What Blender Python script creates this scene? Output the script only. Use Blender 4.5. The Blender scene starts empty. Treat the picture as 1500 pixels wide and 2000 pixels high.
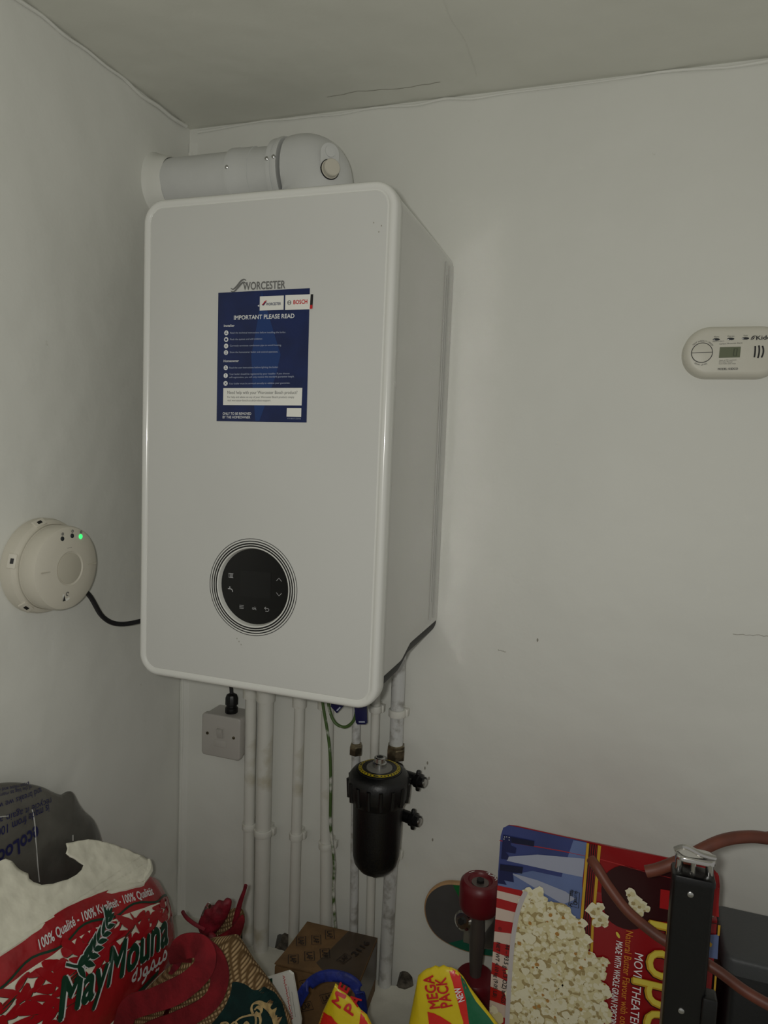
import bpy, bmesh, math, random
from mathutils import Vector, Matrix, noise
from mathutils.geometry import tessellate_polygon
random.seed(4)
S = bpy.context.scene
COL = S.collection
PI = math.pi

# ------------------------------------------------------------------ camera
cd = bpy.data.cameras.new('camera')
cam = bpy.data.objects.new('camera', cd)
COL.objects.link(cam)
cam.location = (0.69871, -1.24195, 1.02497)
cam.rotation_euler = (1.484277, -0.040345, 0.324369)
cd.sensor_fit = 'VERTICAL'
cd.sensor_height = 24.0
cd.lens = 24.0 * 1362.0 / 2000.0
cd.clip_start = 0.01
S.camera = cam

# ------------------------------------------------------------------ light
w = bpy.data.worlds.new('room_light')
S.world = w
w.use_nodes = True
w.node_tree.nodes['Background'].inputs[0].default_value = (1.0, 0.99, 0.93, 1)
w.node_tree.nodes['Background'].inputs[1].default_value = 0.285
ld = bpy.data.lights.new('phone_flash', 'SPOT')
ld.energy = 11.7
ld.color = (1.0, 0.99, 0.93)
ld.spot_size = math.radians(160)
ld.spot_blend = 0.75
ld.shadow_soft_size = 0.012
flash = bpy.data.objects.new('phone_flash', ld)
COL.objects.link(flash)
flash.location = (0.672, -1.262, 1.040)
flash.rotation_euler = (Vector((0.42, 0.0, 1.22)) - Vector(flash.location)).to_track_quat('-Z', 'Y').to_euler()
# keep the light that the glossy boiler side throws onto the wall
S.cycles.caustics_reflective = True
S.cycles.blur_glossy = 0.0
S.cycles.sample_clamp_indirect = 0.0
S.view_settings.view_transform = 'Standard'
S.view_settings.look = 'None'
S.view_settings.exposure = 0.0
S.view_settings.gamma = 1.0
S.view_settings.use_curve_mapping = False

# ------------------------------------------------------------------ materials
def lin(c):
    r = []
    for v in c[:3]:
        v /= 255.0
        r.append(v / 12.92 if v <= 0.04045 else ((v + 0.055) / 1.055) ** 2.4)
    return (r[0], r[1], r[2], 1.0)

MATS = {}
def mat(name, c, rough=0.5, metal=0.0, var=0.0, vscale=20.0, bump=0.0, bscale=40.0, coat=0.0, c2=None, lo=0.4, hi=0.6, emit=0.0, spec=0.5, bdet=3.0, trans=0.0, crough=0.06):
    """plain procedural material: colour, optional noise blend to a second colour, optional noise bump"""
    if name in MATS:
        return MATS[name]
    m = bpy.data.materials.new(name)
    m.use_nodes = True
    nt = m.node_tree
    b = nt.nodes['Principled BSDF']
    b.inputs['Base Color'].default_value = lin(c)
    b.inputs['Roughness'].default_value = rough
    b.inputs['Metallic'].default_value = metal
    b.inputs['Coat Weight'].default_value = coat
    b.inputs['Coat Roughness'].default_value = crough
    b.inputs['Specular IOR Level'].default_value = spec
    if trans:
        b.inputs['Transmission Weight'].default_value = trans
    if emit:
        b.inputs['Emission Color'].default_value = lin(c)
        b.inputs['Emission Strength'].default_value = emit
    tc = None
    if var or c2 or bump:
        tc = nt.nodes.new('ShaderNodeTexCoord')
    if var or c2:
        n = nt.nodes.new('ShaderNodeTexNoise')
        n.inputs['Scale'].default_value = vscale
        n.inputs['Detail'].default_value = 6.0
        nt.links.new(tc.outputs['Object'], n.inputs['Vector'])
        rp = nt.nodes.new('ShaderNodeValToRGB')
        if c2 is None:
            c2 = tuple(max(0, v * (1 - var)) for v in c[:3])
        rp.color_ramp.elements[0].position = lo
        rp.color_ramp.elements[1].position = hi
        rp.color_ramp.elements[0].color = lin(c2)
        rp.color_ramp.elements[1].color = lin(c)
        nt.links.new(n.outputs['Fac'], rp.inputs['Fac'])
        nt.links.new(rp.outputs['Color'], b.inputs['Base Color'])
    if bump:
        n = nt.nodes.new('ShaderNodeTexNoise')
        n.inputs['Scale'].default_value = bscale
        n.inputs['Detail'].default_value = bdet
        nt.links.new(tc.outputs['Object'], n.inputs['Vector'])
        bp = nt.nodes.new('ShaderNodeBump')
        bp.inputs['Strength'].default_value = 1.0
        bp.inputs['Distance'].default_value = bump
        nt.links.new(n.outputs['Fac'], bp.inputs['Height'])
        nt.links.new(bp.outputs['Normal'], b.inputs['Normal'])
    MATS[name] = m
    return m

def plaster(name, c, rough):
    """old painted plaster: broad unevenness, brush relief and a few scuffs"""
    m = bpy.data.materials.new(name)
    m.use_nodes = True
    nt = m.node_tree
    b = nt.nodes['Principled BSDF']
    b.inputs['Roughness'].default_value = rough
    tc = nt.nodes.new('ShaderNodeTexCoord')
    def noi(s, d):
        n = nt.nodes.new('ShaderNodeTexNoise')
        n.inputs['Scale'].default_value = s
        n.inputs['Detail'].default_value = d
        nt.links.new(tc.outputs['Object'], n.inputs['Vector'])
        return n
    n1 = noi(3.0, 5.0)
    rp = nt.nodes.new('ShaderNodeValToRGB')
    rp.color_ramp.elements[0].position = 0.3
    rp.color_ramp.elements[1].position = 0.7
    rp.color_ramp.elements[0].color = lin(tuple(v * 0.975 for v in c))
    rp.color_ramp.elements[1].color = lin(c)
    nt.links.new(n1.outputs['Fac'], rp.inputs['Fac'])
    # sparse scuff marks
    n2 = noi(34.0, 8.0)
    r2 = nt.nodes.new('ShaderNodeValToRGB')
    r2.color_ramp.elements[0].position = 0.74
    r2.color_ramp.elements[1].position = 0.80
    r2.color_ramp.elements[0].color = (1, 1, 1, 1)
    r2.color_ramp.elements[1].color = (0.72, 0.7, 0.66, 1)
    nt.links.new(n2.outputs['Fac'], r2.inputs['Fac'])
    mx = nt.nodes.new('ShaderNodeMix')
    mx.data_type = 'RGBA'
    mx.blend_type = 'MULTIPLY'
    mx.inputs['Factor'].default_value = 1.0
    nt.links.new(rp.outputs['Color'], mx.inputs['A'])
    nt.links.new(r2.outputs['Color'], mx.inputs['B'])
    nt.links.new(mx.outputs['Result'], b.inputs['Base Color'])
    h1 = noi(7.0, 2.0)
    h2 = noi(160.0, 2.0)
    h3 = noi(26.0, 3.0)
    a1 = nt.nodes.new('ShaderNodeMath'); a1.operation = 'MULTIPLY'; a1.inputs[1].default_value = 0.012
    a2 = nt.nodes.new('ShaderNodeMath'); a2.operation = 'MULTIPLY_ADD'; a2.inputs[1].default_value = 0.0002
    a3 = nt.nodes.new('ShaderNodeMath'); a3.operation = 'MULTIPLY_ADD'; a3.inputs[1].default_value = 0.0016
    nt.links.new(h1.outputs['Fac'], a1.inputs[0])
    nt.links.new(h2.outputs['Fac'], a2.inputs[0]); nt.links.new(a1.outputs[0], a2.inputs[2])
    nt.links.new(h3.outputs['Fac'], a3.inputs[0]); nt.links.new(a2.outputs[0], a3.inputs[2])
    bp = nt.nodes.new('ShaderNodeBump')
    bp.inputs['Distance'].default_value = 1.0
    bp.inputs['Strength'].default_value = 0.55
    nt.links.new(a3.outputs[0], bp.inputs['Height'])
    nt.links.new(bp.outputs['Normal'], b.inputs['Normal'])
    MATS[name] = m
    return m

def burlap(name, c, c2):
    m = bpy.data.materials.new(name)
    m.use_nodes = True
    nt = m.node_tree
    b = nt.nodes['Principled BSDF']
    b.inputs['Roughness'].default_value = 0.9
    b.inputs['Specular IOR Level'].default_value = 0.15
    tc = nt.nodes.new('ShaderNodeTexCoord')
    mp = nt.nodes.new('ShaderNodeMapping')
    mp.inputs['Rotation'].default_value = (0, 0.5, 0)
    nt.links.new(tc.outputs['Object'], mp.inputs['Vector'])
    outs = []
    for d in ('X', 'Z'):
        wv = nt.nodes.new('ShaderNodeTexWave')
        wv.bands_direction = d
        wv.inputs['Scale'].default_value = 62.0
        wv.inputs['Distortion'].default_value = 0.5
        wv.inputs['Detail'].default_value = 2.0
        wv.inputs['Detail Scale'].default_value = 0.6
        nt.links.new(mp.outputs['Vector'], wv.inputs['Vector'])
        outs.append(wv)
    mul = nt.nodes.new('ShaderNodeMath'); mul.operation = 'MULTIPLY'
    nt.links.new(outs[0].outputs['Fac'], mul.inputs[0])
    nt.links.new(outs[1].outputs['Fac'], mul.inputs[1])
    rp = nt.nodes.new('ShaderNodeValToRGB')
    rp.color_ramp.elements[0].position = 0.02
    rp.color_ramp.elements[1].position = 0.55
    rp.color_ramp.elements[0].color = lin(c2)
    rp.color_ramp.elements[1].color = lin(c)
    nt.links.new(mul.outputs[0], rp.inputs['Fac'])
    nt.links.new(rp.outputs['Color'], b.inputs['Base Color'])
    bp = nt.nodes.new('ShaderNodeBump')
    bp.inputs['Distance'].default_value = 0.0016
    nt.links.new(mul.outputs[0], bp.inputs['Height'])
    nt.links.new(bp.outputs['Normal'], b.inputs['Normal'])
    MATS[name] = m
    return m

WALL = plaster('white_wall_paint', (226, 226, 219), 0.6)
CEIL = plaster('ceiling_paint', (216, 216, 206), 0.65)
FLOORM = mat('ledge_paint', (214, 212, 200), 0.55, var=0.12, vscale=9, bump=0.002, bscale=30)
RUBBLE = mat('broken_masonry', (142, 132, 116), 0.95, c2=(74, 68, 58), vscale=60, lo=0.35, hi=0.7, bump=0.004, bscale=70)
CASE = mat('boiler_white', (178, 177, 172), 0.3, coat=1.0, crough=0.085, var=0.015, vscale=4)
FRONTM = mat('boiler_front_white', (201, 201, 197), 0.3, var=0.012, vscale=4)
RIMM = mat('boiler_rim_white', (214, 214, 209), 0.22, coat=0.3)
FLUEM = mat('flue_white', (208, 209, 207), 0.3, var=0.02, vscale=12)
BLACK = mat('black_plastic', (7, 7, 8), 0.4, bump=0.0003, bscale=300)
GLOSSBLACK = mat('black_glass', (5, 5, 6), 0.08)
SCREEN = mat('dead_screen', (15, 15, 16), 0.12)
DARKSLOT = mat('dark_slot', (12, 12, 12), 0.6)
INKGREY = mat('grey_ink', (104, 104, 102), 0.5)
INKWHITE = mat('white_ink', (225, 226, 226), 0.5)
INKPALE = mat('pale_ink', (165, 172, 190), 0.5)
INKBLACK = mat('black_ink', (22, 22, 24), 0.5)
ICON = mat('icon_grey', (170, 170, 172), 0.5)
NAVY = mat('navy_print', (16, 34, 84), 0.35, var=0.12, vscale=30)
BLUE2 = mat('mid_blue_print', (18, 52, 108), 0.35)
PAPER = mat('white_paper', (226, 225, 218), 0.55)
REDINK = mat('red_ink', (190, 20, 28), 0.45)
ALARM = mat('alarm_cream', (205, 200, 186), 0.45, bump=0.00012, bscale=700)
ALARM2 = mat('alarm_button', (188, 183, 168), 0.5)
COALARM = mat('co_alarm_plastic', (206, 203, 190), 0.42, bump=0.0001, bscale=800)
LCD = mat('lcd_green_grey', (104, 110, 86), 0.25)
LCDINK = mat('lcd_segment', (62, 68, 50), 0.3)
PIPEW = mat('painted_pipe', (214, 213, 205), 0.4, c2=(186, 180, 160), vscale=16, lo=0.3, hi=0.46, bump=0.001, bscale=60)
PIPEM = mat('scraped_pipe', (204, 205, 203), 0.38, metal=0.1, c2=(156, 154, 148), vscale=38, lo=0.36, hi=0.5, bump=0.0008, bscale=80)
CLIPM = mat('painted_clip', (216, 215, 207), 0.45, c2=(180, 174, 156), vscale=40, lo=0.3, hi=0.45, bump=0.0015, bscale=90)
SWITCH = mat('switch_plastic', (178, 174, 168), 0.38)
BRASS = mat('dull_brass', (150, 138, 112), 0.38, metal=0.8, c2=(92, 84, 68), vscale=60)
STEEL = mat('steel', (190, 190, 188), 0.25, metal=1.0)
CHROME = mat('chrome', (205, 203, 200), 0.12, metal=1.0)
ALU = mat('cast_aluminium', (165, 163, 158), 0.32, metal=0.9, bump=0.0006, bscale=60)
YELLOWP = mat('yellow_print', (214, 190, 20), 0.45)
EARTH = mat('earth_wire', (70, 96, 44), 0.5, c2=(205, 204, 196), vscale=26, lo=0.40, hi=0.48)
TAGBLUE = mat('tag_blue', (20, 24, 74), 0.4)
CORD = mat('black_cord', (26, 25, 29), 0.45)
REDBAG = mat('red_bag_print', (182, 32, 40), 0.26, coat=0.25, var=0.15, vscale=12, bump=0.0035, bscale=26)
REDBLOB = mat('red_blob_print', (170, 20, 32), 0.26, coat=0.25)
BAGPAPER = mat('bag_white_paper', (248, 245, 226), 0.6, var=0.05, vscale=20, bump=0.003, bscale=28)
GREENINK = mat('dark_green_ink', (16, 62, 44), 0.4)
GREYFILM = mat('grey_plastic_film', (104, 102, 96), 0.24, var=0.22, vscale=7, bump=0.004, bscale=16)
FILMINK = mat('navy_film_ink', (30, 32, 78), 0.4)
JUTE = burlap('jute_weave', (178, 150, 112), (96, 74, 48))
REDCLOTH = mat('red_felt', (122, 26, 34), 0.85, var=0.18, vscale=30, bump=0.0012, bscale=180, spec=0.2)
REDCLOTH2 = mat('dark_red_ribbon', (126, 14, 34), 0.6, var=0.25, vscale=50, bump=0.002, bscale=90)
GREENCLOTH = mat('dark_green_print', (14, 42, 40), 0.85, var=0.2, vscale=60, bump=0.0008, bscale=250, spec=0.2)
GOLDINK = mat('gold_print', (176, 150, 100), 0.75, var=0.2, vscale=120)
FOIL = mat('foil', (220, 220, 220), 0.12, metal=1.0, bump=0.004, bscale=50)
CARD = mat('kraft_card', (122, 92, 58), 0.75, var=0.12, vscale=30, bump=0.0004, bscale=140)
TAPE = mat('brown_tape', (72, 56, 40), 0.3, var=0.12, vscale=24)
CARDINK = mat('card_print', (34, 24, 22), 0.6)
STRAPBLUE = mat('blue_webbing', (18, 38, 128), 0.6, var=0.2, vscale=60, bump=0.0008, bscale=160)
YELLOWBAG = mat('yellow_bag', (214, 190, 28), 0.32, bump=0.0025, bscale=34)
REDBAG2 = mat('red_snack_bag', (208, 36, 28), 0.3, bump=0.0025, bscale=34)
GREENBAG = mat('green_snack_bag', (18, 96, 62), 0.3, bump=0.0025, bscale=34)
WHEELRED = mat('wheel_urethane', (100, 18, 28), 0.42)
DECKGREY = mat('deck_grey', (76, 74, 74), 0.5, var=0.08, vscale=20)
DECKGREEN = mat('deck_green', (14, 104, 50), 0.45)
DECKTEAL = mat('deck_teal', (14, 92, 70), 0.45)
PLY = mat('maple_ply', (188, 148, 104), 0.6, var=0.1, vscale=40)
AXLE = mat('truck_axle_grey', (96, 90, 86), 0.45, metal=0.5)
BOXRED = mat('box_red', (134, 12, 18), 0.3)
BOXDKRED = mat('box_dark_red', (46, 7, 12), 0.3)
BOXRED2 = mat('box_bright_red', (156, 22, 26), 0.3)
BOXGOLD = mat('box_gold', (186, 146, 40), 0.32)
SKY1 = mat('box_sky_deep', (54, 64, 118), 0.3, var=0.15, vscale=8)
SKY2 = mat('box_sky_light', (96, 112, 156), 0.3, var=0.1, vscale=10)
BEAM = mat('box_beam', (150, 154, 172), 0.3)
SKYLINE = mat('box_skyline', (14, 18, 48), 0.3)
CITY = mat('box_city_navy', (22, 28, 72), 0.3)
BUCKETW = mat('bucket_cream', (196, 178, 166), 0.32)
RIMW = mat('bucket_rim', (180, 174, 174), 0.32)
POP1 = mat('popcorn_cream', (202, 192, 150), 0.34)
POP2 = mat('popcorn_white', (216, 210, 182), 0.34)
POP3 = mat('popcorn_amber', (166, 120, 56), 0.34)
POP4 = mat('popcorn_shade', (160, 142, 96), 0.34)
PALEYEL = mat('pale_yellow_print', (208, 190, 74), 0.32)
GREYCARD = mat('raw_card', (150, 140, 128), 0.8)
BARBLACK = mat('black_enamel', (4, 4, 5), 0.34, bump=0.0002, bscale=200)
RUBBERBROWN = mat('brown_rubber', (100, 50, 34), 0.5, var=0.15, vscale=30)
CASEGREY = mat('case_grey', (58, 60, 62), 0.5, bump=0.0003, bscale=200)
CASEDARK = mat('case_dark', (14, 15, 17), 0.4, bump=0.0003, bscale=200)
LEDGREEN = mat('led_green', (60, 255, 120), 0.3, emit=1.1)
LEDOFF = mat('led_off', (40, 44, 48), 0.2)
BEAD = mat('sealant_bead', (222, 221, 212), 0.4, bump=0.002, bscale=60)
DIRT = mat('dirt_mark', (150, 146, 134), 0.8)

# ------------------------------------------------------------------ mesh helpers
def frame(o, ux, uy):
    ux = Vector(ux).normalized(); uy = Vector(uy).normalized(); n = ux.cross(uy)
    m = Matrix.Identity(4)
    for i in range(3):
        m[i][0] = ux[i]; m[i][1] = uy[i]; m[i][2] = n[i]; m[i][3] = o[i]
    return m
BACK = lambda y=0.0: frame((0, y, 0), (1, 0, 0), (0, 0, 1))       # local (x, z, towards camera)
LEFT = lambda x=0.0: frame((x, 0, 0), (0, 1, 0), (0, 0, 1))       # local (y, z, towards +x)
TOPF = lambda z=0.0: frame((0, 0, z), (1, 0, 0), (0, 1, 0))       # local (x, y, up)

class MB:
    def __init__(s):
        s.v = []; s.f = []; s.m = []
    def add(s, vs, fs, k=0, M=None):
        o = len(s.v)
        s.v += [tuple(M @ Vector(p)) if M else tuple(p) for p in vs]
        s.f += [tuple(i + o for i in f) for f in fs]
        s.m += [k] * len(fs)
        return s
    def box(s, a, b, k=0, M=None):
        x0, y0, z0 = a; x1, y1, z1 = b
        v = [(x0, y0, z0), (x1, y0, z0), (x1, y1, z0), (x0, y1, z0), (x0, y0, z1), (x1, y0, z1), (x1, y1, z1), (x0, y1, z1)]
        f = [(3, 2, 1, 0), (4, 5, 6, 7), (0, 1, 5, 4), (1, 2, 6, 5), (2, 3, 7, 6), (3, 0, 4, 7)]
        return s.add(v, f, k, M)
    def loops(s, L, k=0, M=None, cap0=True, cap1=True, closed=True):
        n = len(L[0]); v = [p for l in L for p in l]; f = []
        for i in range(len(L) - 1):
            for j in range(n if closed else n - 1):
                j2 = (j + 1) % n
                f.append((i * n + j, i * n + j2, (i + 1) * n + j2, (i + 1) * n + j))
        if cap0: f.append(tuple(range(n))[::-1])
        if cap1: f.append(tuple((len(L) - 1) * n + j for j in range(n)))
        return s.add(v, f, k, M)
    def slab(s, out, d, r=0.0, seg=3, k=0, M=None, z0=0.0):
        """rounded plate: outline (ccw) in local xy, thickness d along local z with edge radius r"""
        nr = normals2(out)
        L = [[(p[0], p[1], z0) for p in out]]
        if r <= 0:
            L.append([(p[0], p[1], z0 + d) for p in out])
        else:
            for i in range(seg + 1):
                a = i / seg * PI / 2
                ins = r * (1 - math.cos(a)); h = d - r + r * math.sin(a)
                L.append([(p[0] - n[0] * ins, p[1] - n[1] * ins, z0 + h) for p, n in zip(out, nr)])
        return s.loops(L, k, M)
    def cyl(s, p0, p1, r0, r1=None, n=20, k=0, cap=True):
        p0 = Vector(p0); p1 = Vector(p1); r1 = r0 if r1 is None else r1
        d = (p1 - p0).normalized(); a = d.orthogonal().normalized(); b = d.cross(a)
        L = [[p + (a * math.cos(t) + b * math.sin(t)) * r for t in [2 * PI * i / n for i in range(n)]] for p, r in ((p0, r0), (p1, r1))]
        return s.loops(L, k, None, cap, cap)
    def lathe(s, prof, o, ax, n=32, k=0, cap=True, mod=None):
        """prof: [(radius, along)] around axis ax from o"""
        o = Vector(o); d = Vector(ax).normalized(); a = d.orthogonal().normalized(); b = d.cross(a)
        L = []
        for r, h in prof:
            l = []
            for i in range(n):
                t = 2 * PI * i / n; rr = r * (mod(i, h) if mod else 1)
                l.append(o + d * h + (a * math.cos(t) + b * math.sin(t)) * rr)
            L.append(l)
        return s.loops(L, k, None, cap, cap)
    def tube(s, pts, r, n=10, k=0, sub=6, flat=None):
        """smooth tube through points (Catmull-Rom); r number or list"""
        P = spline([Vector(p) for p in pts], sub)
        m = len(P); L = []
        R = r if isinstance(r, (list, tuple)) else None
        up = None
        for i, p in enumerate(P):
            t = (P[min(i + 1, m - 1)] - P[max(i - 1, 0)]).normalized()
            if up is None: up = t.orthogonal().normalized()
            up = (up - t * up.dot(t)).normalized(); b = t.cross(up)
            rr = r
            if R:
                q = i / (m - 1) * (len(R) - 1); j = min(int(q), len(R) - 2); rr = R[j] + (R[j + 1] - R[j]) * (q - j)
            L.append([p + (up * math.cos(2 * PI * j / n) + b * math.sin(2 * PI * j / n)) * rr for j in range(n)])
        return s.loops(L, k)
    def ribbon(s, pts, width, thick, side, k=0, sub=6, wob=0.0):
        """cloth band through points; side = direction of its width (vector or list)"""
        P = spline([Vector(p) for p in pts], sub); m = len(P); L = []
        for i, p in enumerate(P):
            t = (P[min(i + 1, m - 1)] - P[max(i - 1, 0)]).normalized()
            if side is None:
                sd = t.cross(Vector((0.30, -0.85, 0.45)))
            elif isinstance(side, list):
                q = i / (m - 1) * (len(side) - 1); j = min(int(q), len(side) - 2)
                sd = Vector(side[j]).lerp(Vector(side[j + 1]), q - j)
            else: sd = Vector(side)
            sd = (sd - t * sd.dot(t)).normalized(); nn = t.cross(sd)
            ww = width * (1 + wob * noise.noise(p * 25)) / 2
            top = []; bot = []
            for j in range(5):
                q = -1 + j * 0.5
                cr = nn * (thick * 0.5 * (1 - 0.5 * q * q) + wob * 0.02 * noise.noise(p * 30 + Vector((j * .5, 0, 0))))
                top.append(p + sd * ww * q + cr); bot.append(p + sd * ww * q + cr - nn * thick)
            L.append(top + bot[::-1])
        return s.loops(L, k)
    def grid(s, fn, nu, nv, k=0):
        v = [fn(i / nu, j / nv) for j in range(nv + 1) for i in range(nu + 1)]
        f = [(j * (nu + 1) + i, j * (nu + 1) + i + 1, (j + 1) * (nu + 1) + i + 1, (j + 1) * (nu + 1) + i) for j in range(nv) for i in range(nu)]
        return s.add(v, f, k)
    def fill(s, loops2, z=0.0, k=0, M=None):
        """flat region with holes; loops2 lists of 2D points"""
        L = [[Vector((p[0], p[1], 0)) for p in l] for l in loops2]
        t = tessellate_polygon(L)
        v = [(p.x, p.y, z) for l in L for p in l]
        fs = []
        for a, b, c in t:
            pa, pb, pc = v[a], v[b], v[c]
            ar = (pb[0] - pa[0]) * (pc[1] - pa[1]) - (pc[0] - pa[0]) * (pb[1] - pa[1])
            fs.append((a, b, c) if ar > 0 else (a, c, b))
        return s.add(v, fs, k, M)
    def obj(s, name, mats, parent=None, angle=35, bev=0.0, solid=0.0, sub=0):
        me = bpy.data.meshes.new(name)
        me.from_pydata(s.v, [], s.f)
        mats = mats if isinstance(mats, (list, tuple)) else [mats]
        for m in mats: me.materials.append(m)
        if len(mats) > 1: me.polygons.foreach_set('material_index', s.m)
        if bev or solid or sub:
            bm = bmesh.new(); bm.from_mesh(me)
            if sub:
                bmesh.ops.triangulate(bm, faces=bm.faces[:])
                for _ in range(sub):
                    bmesh.ops.subdivide_edges(bm, edges=[e for e in bm.edges if e.calc_length() > 0.006], cuts=1, use_grid_fill=True)
                bmesh.ops.triangulate(bm, faces=[f for f in bm.faces if len(f.verts) > 4])
            if solid:
                bmesh.ops.solidify(bm, geom=bm.faces[:], thickness=solid)
            if bev:
                bmesh.ops.bevel(bm, geom=[e for e in bm.edges if len(e.link_faces) == 2 and e.calc_face_angle(0) > 0.6], offset=bev, segments=2, profile=0.5, affect='EDGES', clamp_overlap=True)
            bm.to_mesh(me); bm.free()
        me.polygons.foreach_set('use_smooth', [True] * len(me.polygons))
        me.update()
        me.set_sharp_from_angle(angle=math.radians(angle))
        o = bpy.data.objects.new(name, me)
        COL.objects.link(o)
        if parent: o.parent = parent
        return o

def spline(P, sub):
    if len(P) < 3 or sub <= 1:
        return P
    out = []
    for i in range(len(P) - 1):
        a = P[max(i - 1, 0)]; b = P[i]; c = P[i + 1]; d = P[min(i + 2, len(P) - 1)]
        for j in range(sub):
            t = j / sub
            out.append(0.5 * ((2 * b) + (c - a) * t + (2 * a - 5 * b + 4 * c - d) * t * t + (3 * b - a - 3 * c + d) * t * t * t))
    out.append(P[-1].copy())
    return out

def sp2(pts, sub=5, closed=False):
    P = [Vector((p[0], p[1], 0)) for p in pts]
    if closed:
        P = [P[-1]] + P + [P[0], P[1]]
        Q = spline(P, sub)
        Q = Q[sub:-(sub)-1]
    else:
        Q = spline(P, sub)
    return [(p.x, p.y) for p in Q]

def normals2(out):
    n = len(out); r = []
    for i in range(n):
        a = out[i - 1]; c = out[(i + 1) % n]
        dx = c[0] - a[0]; dy = c[1] - a[1]; l = math.hypot(dx, dy) or 1
        r.append((dy / l, -dx / l))
    return r

def rrect(x0, y0, x1, y1, r, seg=6):
    o = []
    for cx, cy, a0 in ((x1 - r, y0 + r, -PI / 2), (x1 - r, y1 - r, 0), (x0 + r, y1 - r, PI / 2), (x0 + r, y0 + r, PI)):
        for i in range(seg + 1):
            a = a0 + PI / 2 * i / seg
            o.append((cx + r * math.cos(a), cy + r * math.sin(a)))
    return o

def circ(cx, cy, r, n=32, ry=None):
    ry = r if ry is None else ry
    return [(cx + r * math.cos(2 * PI * i / n), cy + ry * math.sin(2 * PI * i / n)) for i in range(n)]

def tag(o, label, cat, group=None):
    o['label'] = label; o['category'] = cat
    if group: o['group'] = group
    return o
def thing(name, loc, label, cat, group=None):
    o = bpy.data.objects.new(name, None)
    o.empty_display_size = 0.03
    o.location = loc
    COL.objects.link(o)
    return tag(o, label, cat, group)
def part(mb, name, m, root, **k):
    """part under an Empty root: geometry given in world space"""
    o = mb.obj(name, m, None, **k)
    q = root; off = Vector((0, 0, 0))
    while q is not None:
        off += q.location; q = q.parent
    for v in o.data.vertices: v.co -= off
    o.parent = root
    return o
def struct(mb, name, m, **k):
    o = mb.obj(name, m, None, **k); o['kind'] = 'structure'
    return o

# ------------------------------------------------------------------ lettering
_tc = {}
def glyphs(body, bold=0.0, shear=0.0):
    key = (body, bold, shear)
    if key in _tc: return _tc[key]
    cu = bpy.data.curves.new('t', 'FONT')
    cu.body = body; cu.size = 1.0; cu.offset = bold; cu.shear = shear
    cu.resolution_u = 3; cu.fill_mode = 'FRONT'
    o = bpy.data.objects.new('t', cu); COL.objects.link(o)
    bpy.context.view_layer.update()
    me = bpy.data.meshes.new_from_object(o.evaluated_get(bpy.context.evaluated_depsgraph_get()))
    V = [(v.co.x, v.co.y) for v in me.vertices]; F = [tuple(p.vertices) for p in me.polygons]
    bpy.data.objects.remove(o); bpy.data.curves.remove(cu); bpy.data.meshes.remove(me)
    # faces must point to +z
    G = []
    for f in F:
        a = sum(V[f[i]][0] * V[f[(i + 1) % len(f)]][1] - V[f[(i + 1) % len(f)]][0] * V[f[i]][1] for i in range(len(f)))
        G.append(f if a > 0 else f[::-1])
    _tc[key] = (V, G)
    return V, G
CAP = max(p[1] for p in glyphs('H')[0])

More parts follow.
